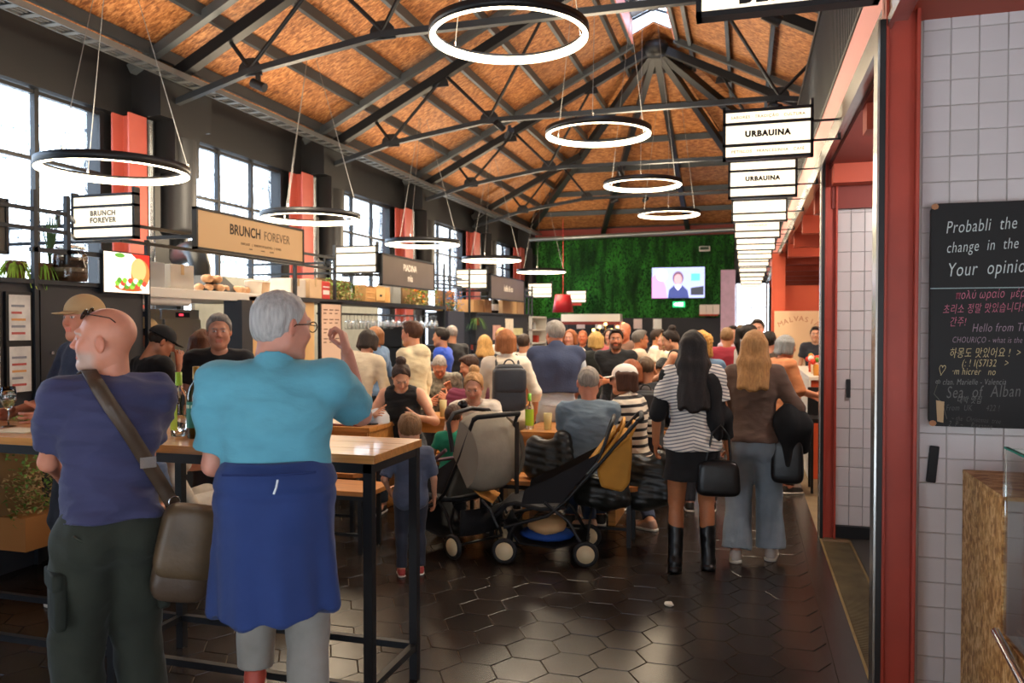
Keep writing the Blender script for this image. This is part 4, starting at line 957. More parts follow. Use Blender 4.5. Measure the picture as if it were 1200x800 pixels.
# ------------------------------------------------------------------ stall framework of black square tube
fr_ = thing('stall_scaffold', 'black square tube framework carrying signs and shelves over the left stalls', 'frame', (-4.6, 8, 0))
def ftube(mb, p, q, w_=.032): mb.bar(np.array(p)-[-4.6, 8, 0], np.array(q)-[-4.6, 8, 0], w_)
for y, za, zb in ((4.23, 0, 2.53), (4.50, 2.05, 2.53), (5.28, 0, 2.3), (7.45, 1.0, 2.55), (8.3, 1.9, 2.55), (11.8, 0, 2.6), (13.0, 0, 2.6), (16.6, 0, 2.4), (17.2, 1.5, 2.5)):
    m = MB(); ftube(m, (-4.6, y, za), (-4.6, y, zb)); m.build('upright', M_STEEL, fr_)
for y in (18.0, 22.12): m = MB(); ftube(m, (-4.91, y+.05, 0), (-4.91, y+.05, 2.6)); m.build('upright', M_STEEL, fr_)
for z in (2.27, 2.40):
    for y0, y1 in ((2.5, 4.50), (5.0, 8.3), (9.0, 12.6), (13.3, 17.3)):
        if y0 != 5.0: m = MB(); ftube(m, (-4.6, y1, z), (-4.9, y1+.36, z), .026); m.build('rail', M_STEEL, fr_)
        m = MB(); ftube(m, (-4.6, y0, z), (-4.6, y1, z), .026); m.build('rail', M_STEEL, fr_)
for y in (5.0, 8.9, 13.0, 17.0):
    for z in (2.27, 2.40): m = MB(); ftube(m, (-6.2, y, z), (-4.6, y, z), .026); m.build('rail', M_STEEL, fr_)
m = MB(); ftube(m, (-4.6, 4.2, 2.13), (-4.6, 5.3, 2.15)); m.build('rail', M_STEEL, fr_)
# first stall: dark cupboard with posters, shelf, plants and jar
cb = thing('stall_cupboard', 'tall dark grey cupboard with framed menu posters at the far left', 'cupboard', (-4.62, 4.4, 0)); M_CUP = mat('303237', .5, noise=.06)
MB().box(-.5, 0, -1.4, .85, 0, 1.90).build('carcass', M_CUP, cb); MB().box(-.54, .03, -1.45, .88, 1.90, 1.93).build('top_shelf', M_STEEL, cb)
MB().box(0, .012, -.12, .82, .1, 1.86).build('door', M_CUP, cb); MB().box(.012, .03, -.05, -.03, 1.42, 1.44).build('lock', M_CHROME, cb)
pm = mat('d9d4cc', .4, noise=.25, nscale=9)
for (y0, z0) in ((-.62, 1.50), (-.39, 1.50), (-.62, 1.16), (-.39, 1.16)):
    f_ = MB().box(0, .02, y0, y0+.20, z0, z0+.34).build('poster_frame', M_BLK, cb); MB().box(.02, .024, y0+.02, y0+.18, z0+.02, z0+.32).build('poster', pm, f_)
    for q in range(5): MB().box(.024, .026, y0+.035, y0+.10+.05*random.random(), z0+.06+q*.045, z0+.075+q*.045).build('poster_print', mat(('c05a50', '8a8a90', 'e0a060')[q % 3], .5), f_)
def fern(x, y, z, label, col='5f8f3a', n=46, L=.26, up=.4, pot='7a5236', prad=.07, blade=.012):
    p = thing('potted_plant', label, 'plant', (x, y, z)); MB().lathe([(prad*.7, 0), (prad*.95, .12), (prad, .125), (prad*.9, .12), (0, .11)], n=14).build('pot', mat(pot, .6), p)
    m = MB(); r = random.Random(int(abs(x*97+y*31)))
    for k in range(n):
        a = r.uniform(0, 2*PI); l = L*r.uniform(.6, 1.1); d = np.array([math.cos(a), math.sin(a), 0]); s_ = np.array([-d[1], d[0], 0])*blade; b_ = np.array([0, 0, .11]); P_ = []
        for q in range(5):
            t = q/4; c = b_+d*l*t*(1 if up < 1 else .35)+np.array([0, 0, l*(up*2.2*t-(1.9 if up < 1 else .15)*t*t)]); P_ += [c-s_*(1-t*.8), c+s_*(1-t*.8)]
        m.add(P_, [(2*q, 2*q+1, 2*q+3, 2*q+2) for q in range(4)])
    tag(m.build('foliage', mat(col, .6, noise=.4, nscale=20), p), kind='stuff'); return p
fern(-4.75, 4.22, 1.93, 'bright green drooping fern in a pot on the far left shelf', 'a0c040', 60, .17); fern(-4.75, 4.44, 1.93, 'green bushy plant beside the layered glass jar', '7fae3a', 40, .16); fern(-4.92, 4.66, 1.93, 'tall spiky dark green plant behind the layered jar', '4a6a3a', 26, .19, 1.0, 'b07838')
j = thing('glass_jar', 'big clear jar with brown layers on the far left shelf', 'jar', (-4.66, 4.58, 1.93))
MB().lathe([(.0, 0), (.105, .005), (.115, .03), (.115, .19), (.085, .225), (.085, .235)], n=24).build('glass', M_GLASS, j)
for z0, z1, c_ in ((.008, .07, '6a4a34'), (.07, .10, 'a08a70'), (.10, .15, '4a3428'), (.15, .165, '8a6a50')): MB().lathe([(0, z0), (.108, z0), (.108, z1), (0, z1)], n=24).build('layer', mat(c_, .8, noise=.3, nscale=60), j)
MB().lathe([(0, .26), (.06, .262), (.10, .25), (.10, .235), (0, .235)], n=20).build('lid', M_GLASS, j)
mt = thing('menu_screen', 'lit menu screen showing a burger with salad over the brunch stall', 'screen', (-4.56, 4.78, 1.87), math.radians(0))
MB().box(-.03, 0, 0, .48, -.01, .31).build('housing', M_BLK, mt); MB().box(0, .004, .01, .47, 0, .30).build('screen', mat('f4e4d0', .4, emit=1.2), mt)
def yz(parent, name, poly, x, m): return MB().prism(poly, 0, .002, (x, 0, 0), (0, 1, 0), (0, 0, 1), (1, 0, 0)).build(name, m, parent)
yz(mt, 'screen_image', [(.28, .30), (.47, .30), (.47, .16), (.40, .22)], .004, E_('c8281e', 1.0)); yz(mt, 'screen_image', ell(.37, .15, .10, .115), .006, E_('c87038', .9)); yz(mt, 'screen_image', ell(.35, .18, .08, .09), .0085, E_('e8a468', 1.0))
yz(mt, 'screen_image', ell(.27, .045, .16, .035), .0045, E_('a85828', .8))
for k in range(16): yz(mt, 'screen_image', ell(.13+.018*k, .07+.025*math.sin(k*2.1), .026, .022, 8), .011+.0004*k, E_(('7cb83a', '4f8f2a', 'e8e0d0', 'c04030')[k % 4], .9))
yz(mt, 'screen_image', ell(.16, .28, .05, .018), .006, E_('5a9a3a', .8))
# extractor with duct elbow, hood and the kitchen behind
ed = thing('extractor_duct', 'black extractor elbow duct coming down onto the white hood', 'duct', (-5.2, 6.32, 1.95)); 
MB().tube([(-.94, 1.23, .72), (-.92, 1.2, .50), (-.80, 1.05, .42), (-.3, .50, .40), (.02, .24, .40), (.12, .18, .34), (.16, .17, .22), (.16, .17, .12)], .10, 14).build('elbow', mat('25292d', .35, metal=.4), ed)
MB().add([(-.0, .02, .14), (.32, .02, .14), (.32, .32, .14), (0, .32, .14), (-.12, -.1, -.02), (.44, -.1, -.02), (.44, .44, -.02), (-.12, .44, -.02)], [(0, 1, 5, 4), (1, 2, 6, 5), (2, 3, 7, 6), (3, 0, 4, 7), (0, 3, 2, 1)]).build('funnel', mat('2b2f33', .35, metal=.4), ed)
hd = thing('white_hood', 'long white stall canopy shelf above the brunch kitchen', 'canopy', (-5.1, 5.3, 1.85)); MB().box(-.5, .5, 0, 2.1, 0, .08).build('panel', M_WHITE, hd, .006); MB().tube([(.42, -.1, -.02), (.42, .55, -.02)], .045, 12).build('awning_roll', M_WHITE, hd)
bx_ = lambda x, y, z, sx, sy, sz, c, nm, lb, ct, gr=None, rz=0: (lambda o: (setattr(o, 'location', (x, y, z)), setattr(o, 'rotation_euler', (0, 0, rz)), tag(o, lb, ct, gr))[0])(MB().box(-sx/2, sx/2, -sy/2, sy/2, 0, sz).build(nm, mat(c, .6, noise=.08), None, .004))
def carton(x, y, z, sx, sy, sz, c, lb, gr, rz=0, tape='c8a878'):
    t = thing('carton', lb, 'box', (x, y, z), rz, gr); MB().box(-sx/2, sx/2, -sy/2, sy/2, 0, sz).build('body', mat(c, .7, noise=.08, nscale=5), t, .004)
    MB().box(-sx/2-.001, sx/2+.002, -.02, .02, sz*.6, sz+.0015).build('tape', mat(tape, .5), t); return t
carton(-4.9, 5.45, 1.93, .3, .42, .22, 'b4b8ba', 'grey carton on the white canopy beside the burger screen', 'boxes on the stall tops'); carton(-4.9, 5.88, 1.93, .3, .3, .22, 'c8c4bc', 'pale carton left of the black elbow duct', 'boxes on the stall tops')
for k in range(7):
    t = thing('bread_bag', 'clear bag of bread rolls piled beside the extractor duct', 'bag', (-4.85+.05*(k % 2), 6.28+.15*(k % 5), 1.93+(.085 if k > 4 else 0)), k*1.3, 'bread bags on the canopy'); m = MB()
    for q in range(4): m.blob((RNG.uniform(-.06, .06), RNG.uniform(-.06, .06), .04), (.05, .045, .038), 8)
    m.build('rolls', mat('c69a74', .4, noise=.3, nscale=20), t)
for k, (y, c_) in enumerate(((7.0, 'd8d0c4'), (7.14, 'c8a888'))):
    t = thing('storage_tub', ['white', 'tan'][k]+' round tub standing on the canopy right of the bread bags', 'tub', (-4.8, y, 1.93)); MB().lathe([(0, 0), (.075, 0), (.085, .12), (.088, .125), (.088, .14), (0, .145)], n=18).build('tub', mat(c_, .4), t); MB().lathe([(.09, .13), (.09, .142), (0, .147)], n=18).build('lid', M_WHITE, t)
# stainless fridges and counter of the brunch stall
M_INOX = mat('c3c6c6', .28, metal=.9, noise=.05, nscale=2)
for k, y in enumerate((5.42, 6.0)):
    f_ = thing('steel_fridge', ['left', 'right'][k]+' upright stainless fridge at the back of the brunch stall', 'fridge', (-5.5, y+.5, 0)); MB().box(-.35, .0, 0, .56, 0, 1.78).build('body', M_INOX, f_, .006); MB().box(0, .03, .01, .55, .15, 1.68).build('door', M_INOX, f_, .005)
    MB().box(.03, .055, .04, .06, .8, 1.5).build('handle', M_STEEL, f_); MB().box(0, .01, .2, .4, 1.70, 1.75).build('display', mat('203048', .3), f_); MB().box(0.01, .013, .24, .30, 1.715, 1.735).build('readout', E_('e03040', 2), f_)
struct('trim_23', MB().box(-4.75, -4.55, 6.45, 6.62, 0, 1.86), M_CUP)
pp = thing('printed_panel', 'tall pale wooden panel with a dark flower print behind the grey haired man', 'panel', (-4.6, 6.64, 0)); MB().box(-.03, 0, 0, 1.2, 0, 1.90).build('board', mat('d0a872', .5, noise=.05), pp)
for k in range(9):
    a = k*.7; m = MB(); m.prism(ell(0, .05, .013, .05, 8), 0, .002, (0.001+.0004*k, .37, 1.52), (0, math.cos(a), math.sin(a)), (0, -math.sin(a), math.cos(a)), (1, 0, 0)); m.build('leaf_print', mat('2c2620', .7), pp)
MB().box(.0, .002, .365, .375, 1.25, 1.52).build('stem_print', mat('2c2620', .7), pp)
mb_ = thing('menu_board', 'pale menu board with small dark lines right of the turquoise man', 'menu board', (-4.58, 7.93, 1.15)); MB().box(-.03, 0, 0, .5, -.1, .74).build('frame', M_BLK, mb_); MB().box(0, .004, .03, .47, -.08, .71).build('sheet', mat('d8b8a0', .5), mb_)
for r_i, z in enumerate((.64, .60, .53, .49, .42, .38, .31, .27)):
    for q in range(3): MB().box(.004, .006, .07+q*.13, .07+q*.13+(.09 if r_i % 2 == 0 else .06), z, z+.012).build('menu_line', mat('6a4a3c', .6), mb_)
def counter(x0, x1, y0, y1, h, label, front, topm=M_STEEL):
    t = thing('stall_counter', label, 'counter', ((x0+x1)/2, (y0+y1)/2, 0)); a, b_ = (x1-x0)/2, (y1-y0)/2
    MB().box(-a, a, -b_, b_, 0, h-.04).build('front', front, t); MB().box(-a-.02, a+.03, -b_-.02, b_+.02, h-.04, h).build('worktop', topm, t, .005); return t
counter(-4.75, -4.35, 5.3, 7.4, 1.08, 'brunch stall counter of grey panels behind the high table', M_CUP, M_INOX)
# second stall (wine bar): shelf, greenery boxes, hanging glasses, back wall
sh_ = thing('bar_shelf', 'dark steel shelf over the wine bar holding boxes and greenery', 'shelf', (-4.6, 7.4, 1.87)); MB().box(-.45, .02, 0, 4.42, 0, .05).build('board', M_BLK, sh_); MB().box(-.3, -.27, 1.0, 4.3, -.12, -.10).box(-.12, -.09, 1.0, 4.3, -.12, -.10).build('glass_rail', M_BLK, sh_)
carton(-4.75, 7.55, 1.92, .26, .30, .2, 'e0d6c8', 'white carton on the bar shelf right of the printed panel', 'boxes on the stall tops'); carton(-4.72, 7.86, 1.92, .26, .26, .21, 'd8b890', 'tan carton on the bar shelf beside the red tin', 'boxes on the stall tops')
t = thing('red_tin', 'red tin with white print standing on the bar shelf', 'tin', (-4.66, 8.12, 1.92)); MB().box(-.07, .05, -.09, .09, 0, .2).build('tin', mat('cc3a34', .4), t, .004); MB().box(.05, .053, -.07, .07, .05, .1).build('tin_label', M_WHITE, t); MB().box(.05, .053, -.07, .07, .13, .145).build('tin_label', M_WHITE, t)
def greens(y0, y1, z0, z1, label, cols=('4e7a2a', '7a9a44', 'b89a6a'), extra=None):
    t = thing('greenery_box', label, 'plants', (-4.68, y0, z0)); MB().box(-.2, -.17, 0, y1-y0, 0, z1-z0).build('back_panel', mat('8a6a44', .7), t); r = random.Random(int(y0*10)); 
    for ci, c_ in enumerate(cols):
        m = MB()
        for k in range(260):
            p = np.array([r.uniform(-.16, .02), r.uniform(0, y1-y0), (z1-z0)*(r.random() if ci < 2 else r.random()*.45)]); d = np.array([r.uniform(-.3, 1), r.uniform(-1, 1), r.uniform(-1, .6)]); d = nrm(d)*r.uniform(.02, .045); s_ = nrm(np.cross(d, (0.3, .2, 1)))*.012
            m.add([p-s_, p+d*.6-s_*.2, p+d, p+s_], [(0, 1, 2, 3)])
        tag(m.build('leaves', mat(c_, .6, noise=.3, nscale=30), t), kind='stuff')
    if extra:
        for k in range(extra): MB().blob((r.uniform(-.1, .04), r.uniform(0, y1-y0), r.uniform(.02, z1-z0)), .018, 6).build('flower', mat(('e0a030', 'd06030')[k % 2], .6), t)
    return t
greens(8.35, 9.15, 1.92, 2.18, 'long box of green foliage on the bar shelf under the blank lit sign'); greens(10.75, 11.75, 1.92, 2.22, 'box of foliage with orange blooms right of the wine bar sign', extra=16)
gb = greens(3.90, 4.22, .35, 1.08, 'low box of olive foliage at the foot of the dark cupboard'); gb.location.x = -4.38; MB().box(-.2, .04, 0, .32, -.16, .05).build('planter', mat('a8703c', .6), gb)
ck = thing('wooden_crate', 'light wooden crate with a sack hung on it on the bar shelf', 'crate', (-4.72, 9.25, 1.92)); MB().box(-.15, -.12, 0, .75, 0, .22).box(-.15, .03, 0, .03, 0, .22).box(-.15, .03, .72, .75, 0, .22).build('crate', mat('c89a60', .6, noise=.2), ck); MB().box(.03, .05, .28, .56, .02, .22).build('sack', mat('e0b070', .7), ck, .01); MB().box(.05, .052, .38, .45, .08, .11).build('sack_mark', M_BLK, ck)
for z in (.06, .13, .2): MB().box(-.02, .03, .03, .28, z-.01, z+.01).build('slat', mat('d8aa70', .6), ck)
struct('trim_24', MB().box(-4.9, -4.85, 10.02, 10.7, 1.92, 2.2), mat('8c8c88', .5))
bw = struct('trim_25', MB().box(-5.95, -5.9, 7.5, 12.1, 0, 2.2), mat('8f9088', .6, noise=.1)); struct('trim_26', MB().box(-4.75, -4.55, 11.85, 12.6, 0, 1.85), mat('2c2d3a', .5))
for k in range(30):
    g_ = thing('wine_glass', 'stemmed wine glass hanging upside down under the bar shelf', 'glass', (-4.62-(k % 2)*.2, 8.7+k*.10, 1.75), 0, 'wine glasses hanging over the wine bar') if k == 0 else copy_tree(g0)
    if k == 0:
        g0 = g_; MB().lathe([(.034, .105), (.035, .100), (.004, .095), (.004, .03), (.03, .0), (.036, -.04), (.030, -.09), (.029, -.09)], n=12).build('bowl', mat('dfe8ea', .05, trans=.8, alpha=.6), g_)
    g_.location = (-4.62-(k % 2)*.2, 8.7+k*.10, 1.66)
counter(-4.75, -4.4, 7.9, 11.6, 1.05, 'long dark wine bar counter on the left', mat('27282c', .5), mat('3a3a3c', .4))
# bottle display at the bar
bd = thing('bottle_rack', 'dark display rack with rows of small bottles on the wine bar', 'rack', (-4.6, 9.95, 1.05)); MB().box(-.25, .1, 0, .7, 0, .03).box(-.25, .1, 0, .7, .26, .28).box(-.25, -.22, 0, .7, 0, .55).box(-.25, .1, 0, .03, 0, .55).box(-.25, .1, .67, .7, 0, .55).build('frame', M_BLK, bd); MB().box(-.22, -.21, .38, .66, .3, .54).build('sheet', mat('e0a890', .6), bd)
for k in range(14):
    y = 10.03+(k % 7)*.09; z = 1.081 if k < 7 else 1.331
    b_ = thing('small_bottle', 'small amber bottle standing in the dark rack on the wine bar', 'bottle', (-4.58, y, z), 0, 'small bottles in the bar rack'); MB().lathe([(0, 0), (.028, 0), (.03, .02), (.03, .10), (.012, .14), (.012, .18), (0, .18)], n=10).build('bottle', mat(('6a3a14', '8a2020', '3a2a14')[k % 3], .15), b_); MB().lathe([(.0305, .03), (.0305, .09)], n=10).build('bottle_label', mat(('e8d8a0', 'd8a838')[k % 2], .5), b_)
# third stall: black front with notices
s3 = thing('dark_stall', 'black fronted stall with paper notices below the second brown sign', 'stall', (-4.5, 13.05, 0)); MB().box(-.9, 0, 0, 3.5, 1.28, 1.82).box(-.9, 0, 0, 3.5, 0, 1.12).box(-.05, 0, 0, .1, 1.1, 1.3).box(-.05, 0, 3.4, 3.5, 0, 1.85).build('front', mat('26272c', .5), s3); MB().box(-.95, .04, -.03, 3.53, 1.82, 1.85).build('top_shelf', M_BLK, s3)
for y0, y1, z0, z1, c_ in ((1.75, 2.3, 1.45, 1.75, 'e8dcc8'), (2.3, 3.0, 1.42, 1.56, 'd8d2a0'), (.95, 1.45, 1.35, 1.62, 'c89a90'), (1.5, 1.72, 1.3, 1.5, 'e0d8c8')): MB().box(0, .006, y0, y1, z0, z1).build('notice', mat(c_, .6, noise=.2, nscale=9), s3)
for q in range(6): MB().box(0.0, .006, 3.42, 3.47, 1.3+q*.07, 1.32+q*.07).build('menu_line', mat('c8c0b0', .6), s3)
carton(-4.7, 13.35, 1.85, .3, .55, .22, 'c89a68', 'brown carton on top of the dark stall, leftmost', 'boxes on the dark stall'); carton(-4.7, 13.9, 1.85, .3, .4, .24, 'b88a60', 'brown carton left of the dark bottle', 'boxes on the dark stall'); carton(-4.7, 15.3, 1.85, .3, 1.0, .26, 'd0a878', 'wide tan carton right of the dark bottle on the stall top', 'boxes on the dark stall'); carton(-4.7, 16.1, 1.85, .3, .5, .34, 'b08a64', 'tall brown carton at the right end of the stall top', 'boxes on the dark stall')
t = thing('large_bottle', 'large dark bottle with a pale label among the cartons', 'bottle', (-4.6, 14.4, 1.85)); MB().lathe([(0, 0), (.09, 0), (.09, .22), (.03, .31), (.03, .4), (0, .4)], n=14).build('bottle', mat('181818', .15), t); MB().lathe([(.091, .05), (.091, .17)], n=14).build('bottle_label', M_WHITE, t)
fern(-4.5, 13.1, 1.62, 'small bushy green plant at the left corner of the dark stall', '3f5f2a', 60, .2, .4)
greens(12.1, 12.9, 1.86, 2.2, 'colourful foliage and bottles between the wine bar and the dark stall', ('d07a2a', '2f6ab0', '6a8a3a'))
s4 = thing('white_shelf_unit', 'white open shelf unit beside the dark post at mid hall', 'shelf', (-4.5, 16.8, 0)); MB().box(-.4, 0, 0, .05, 0, 1.8).box(-.4, 0, 1.3, 1.35, 0, 1.8).box(-.4, 0, 0, 1.35, 1.78, 1.82).box(-.4, 0, 0, 1.35, 1.5, 1.53).box(-.4, 0, 0, 1.35, 1.2, 1.23).box(-.4, -.37, 0, 1.35, 0, 1.8).build('frame', M_WHITE, s4)
for k, (y, z, c_) in enumerate(((.3, 1.53, '5a6068'), (.6, 1.53, 'b0b4b8'), (.9, 1.23, 'b83a2a'), (.35, 1.23, '3a4048'))): bx_(-4.65, 16.8+y, z, .12, .2, .16, c_, 'storage_tin', ['dark', 'silver', 'red', 'black'][k]+' tin on the white open shelf unit', 'tin')
counter(-4.7, -4.3, 16.9, 19.8, 1.1, 'pale food stall counter at mid hall left', mat('b8b4ac', .5)); counter(-4.0, -2.4, 20.8, 21.3, 1.15, 'low stall counter with lamps at the foot of the green wall', mat('3a3036', .5))
aw = thing('stall_awning', 'white stall awning with red lower edge below the green wall', 'awning', (-4.1, 21.2, 1.72)); MB().box(-.7, .9, -.2, .2, 0, .2).build('awning', M_WHITE, aw); MB().box(-.7, .9, -.21, -.2, -.08, 0).build('valance', mat('7a2a24', .6), aw)
for k, (y, x) in enumerate(((20.5, -4.5),)): tag(MB().lathe([(0, 0), (.28, 0), (.2, .45), (0, .45)], n=14).tube([(0, 0, .4), (0, 0, 2.4)], .006, 5).build('red_pendant', mat('c83038', .4)), 'big red lampshade by the lit sign at the left of the green wall', 'lamp').location = (x, y-.6, 1.95)
for k in range(5): tag(MB().box(-.12, .12, 0, .01, -.14, .14).build('paper_notice', mat(('e8d0c8', 'f0f0e8', 'e0a098')[k % 3], .6)), 'small pale paper notice pinned on the dark wall below the moss', 'notice', 'notices below the moss wall').location = (-4.6+k*.55, YE-.32, 1.66)
for k in range(6):
    t = thing('table_lamp', 'tiny glowing lamp on the far stall counter', 'lamp', (-3.9+k*.16, 20.95, 1.15), 0, 'glowing lamps on the far stall'); MB().tube([(0, 0, 0), (0, 0, .3+.08*(k % 3))], .01, 6).build('stem', mat('c09a40', .3, metal=.8), t); MB().blob((0, 0, .34+.08*(k % 3)), .045, 8).build('bulb', mat('ffc870', .4, emit=5), t)

# ------------------------------------------------------------------ right hand stall beyond the opening
struct('trim_27', MB().box(.62, 3.3, 14.4, 14.5, 0, 2.3).box(.42, .64, 14.2, 14.5, 0, 2.86), mat('cf5a3c', .6)); 
po = thing('wall_poster', 'cream poster with arched faded lettering on the terracotta wall', 'poster', (.98, 14.1, 1.44)); MB().box(-.52, .30, -.01, .01, -.5, .42).build('sheet', mat('e8c8a0', .6), po)
for k, ch in enumerate('MALVASIA'): curve_text('lettering', ch, mat('c07a60', .6), po, (-.42+k*.082, -.012, .20+.09*math.sin(PI*k/7)), (PI/2, -(k-3.5)*-.12, 0), .12, ext=.0005)
rc_ = counter(.66, 1.5, 8.9, 11.2, 1.08, 'right hand bar counter with an orange red front and pale edge', mat('c8502c', .45), mat('e0d8cc', .3))
MB().box(-.44, -.42, -1.17, 1.17, 0, 1.04).build('pale_edge', M_WHITE, rc_)
r = random.Random(5)
for k in range(12):
    t = thing('flower_jar', 'small glass jar of red and white flowers and fruit on the right counter', 'flowers', (.74+.16*(k % 4), 9.1+.34*(k//4)+.05*(k % 2), 1.08), 0, 'flower jars on the right counter'); MB().lathe([(0, 0), (.04, 0), (.045, .1), (.04, .12)], n=10).build('jar', mat(('e8a040', 'f0e0c0', 'e05030')[k % 3], .1, alpha=.85), t)
    for q in range(5): MB().blob((r.uniform(-.05, .05), r.uniform(-.05, .05), .13+r.uniform(0, .07)), r.uniform(.02, .035), 6).build('bloom', mat(('d83a28', 'f4e4dc', 'e87838', '5a8a2a')[(k+q) % 4], .6), t)
for k in range(3):
    t = thing('pendant_bulb', 'small bright warm bulb over the right hand counter', 'lamp', (1.25+.05*k, 8.9+k*.9, 2.1-.1*k), 0, 'bulbs over the right counter'); MB().blob((0, 0, 0), .05, 10).build('bulb', mat('ffd8a0', .4, emit=14), t); MB().tube([(0, 0, .04), (0, 0, .76)], .004, 5).build('cord', M_BLK, t)
bk = thing('black_stool', 'dark high chair standing before the orange counter', 'stool', (.78, 8.3, 0))
MB().box(-.18, .18, -.18, .18, .68, .72).build('seat', M_BLK, bk); MB().box(-.18, .18, .16, .19, .72, 1.0).build('backrest', M_BLK, bk)
for sx in (-1, 1):
    for sy in (-1, 1): MB().box(sx*.16-.012, sx*.16+.012, sy*.16-.012, sy*.16+.012, 0, .68).build('leg', M_BLK, bk)
for k, (x, y) in enumerate(((1.35, 5.2), (2.0, 8.4), (2.0, 12.0))):  # lamps added to brighten the narrow tiled panel, the drain and the stall
    t = thing('added_lamp', ['round ceiling lamp in the recess behind the near red post', 'round ceiling lamp above the near end of the right counter', 'round ceiling lamp above the far end of the right counter'][k], 'lamp', (x, y, 2.76 if k == 0 else 2.82), 0, 'lamps under the mezzanine'); MB().lathe([(0, 0), (.12, 0), (.13, .02), (.13, .04), (0, .04)], n=20).build('diffuser', mat('fff2e0', .4, emit=8), t)
    pl = bpy.data.lights.new('fill_light', 'POINT'); pl.energy = (38, 45, 45)[k]; pl.color = ((1, .95, .9), (1, .78, .55), (1, .78, .55))[k]; pl.shadow_soft_size = .12; q_ = bpy.data.objects.new('fill_light', pl); COL.objects.link(q_); q_.parent = t; q_.location = (0, 0, -.15)
# covered machine behind the near post
cv = thing('covered_machine', 'machine under a grey brown dust sheet leaning behind the near post', 'dust cover', (.86, 4.9, 0)); MB().prism([(-.0, 0), (.5, 0), (.5, 1.42), (.16, 1.36), (.05, 1.15), (.02, .7)], -.35, .75, (0, 0, 0), (1, 0, 0), (0, 0, 1), (0, 1, 0)).build('dust_sheet', mat('4c4240', .55, noise=.25, nscale=3, bump=.5, bscale=5, stretch=(3, 1, .6)), cv, .03)
# chalkboard
ch = thing('chalkboard', 'black chalkboard with visitors chalk messages on the white tiled wall', 'chalkboard', (.712, 3.56, 1.213))
rr_ = .025; BW, BH = 1.0, .895
poly = [(rr_*(1-math.cos(a))-0, rr_*(1-math.sin(a))) for a in np.linspace(PI/2, 0, 5)][::-1]
MB().prism([(0, rr_), (.008, .008), (rr_, 0), (BW, 0), (BW, BH), (rr_, BH), (.008, BH-.008), (0, BH-rr_)], -.012, .012, (0, 0, 0), (1, 0, 0), (0, 0, 1), (0, 1, 0)).build('slate', mat('0a0a0b', .6, noise=.3, nscale=3), ch, .003)
for z in (.012, BH-.012): MB().prism(ell(.014, z, .014, .012, 8), 0, .002, (0, -.0135, 0), (1, 0, 0), (0, 0, 1), (0, 1, 0)).build('worn_corner', mat('b07850', .6), ch)
def chalk(body, x, z, size, col, rot=0, shear=.28, ext=.0003, sx=1, bold=-.0004): return curve_text('chalk_writing', body, mat(col, .9), ch, (x, -.0126, z), (PI/2, -rot, 0), size, 'LEFT', ext, shear, sx*.62, bold, 1.1)
C1, C2, C3, C4, C5 = 'c8d4d2', 'c9748a', 'd0c090', '8a8a88', 'a08a98'
chalk('Probabli  the  best', .052, .795, .070, C1, .05); chalk('change  in  the', .055, .715, .062, C1, .05); chalk('Your  opinion', .058, .625, .078, C1, .05)
MB().box(.0, .95, -.0135, -.012, .553, .557).build('chalk_line', mat('9ab0b0', .9), ch)
chalk('πολύ ωραίο  μέρος', .09, .525, .046, C2, .03); chalk('초리소 정말 맛있습니다!', .045, .468, .043, C2, .03); chalk('간주!', .07, .418, .043, C2, .02); chalk('Hello from Türkiye', .15, .395, .048, C5, .02)
chalk('CHOURIÇO - what is the', .08, .348, .034, C5, 0); chalk('하몽도 맛있어요 !  >', .07, .293, .045, C3, .02); chalk('(: ! I(S7I32   >', .115, .255, .042, C3, .01); chalk('·m hicrer   no', .08, .222, .040, C3, 0)
chalk('♡', .028, .222, .06, C3); chalk('∞ clan. Marielle - Valencia', .02, .178, .034, C4, .02); chalk('Sea  of  Alban', .06, .135, .068, '6a6a68', .05); chalk('대박 맛집', .10, .108, .034, '7a7a78'); chalk('From  UK       422 !', .06, .075, .034, '5a5a5a', .02)
chalk('~ the  Christmas  tree', .08, .035, .028, '5a5a5a', -.05); chalk('2  P ~    Roxanne', .07, .012, .032, '5e5e5c', -.05)
MB().prism([(.03, .02), (.052, .015), (.055, .10), (.025, .105)], 0, .0012, (0, -.0145, 0), (1, 0, 0), (0, 0, 1), (0, 1, 0)).build('tape_scrap', mat('b89a70', .5), ch)
MB().tube([(.035, -.013, .19), (.018, -.013, .13), (.05, -.013, .09), (.065, -.013, .03)], .0012, 4).build('chalk_line', mat('6a6a60', .9), ch)
tag(MB().box(-.018, .018, -.012, 0, -.075, .075).build('rubber_stop', mat('101012', .6), None, .004), 'short black rubber strip fixed aslant on the white tiles below the chalkboard', 'strip').location = (.735, 3.590, 1.053); bpy.data.objects['rubber_stop'].rotation_euler = (0, .09, 0)
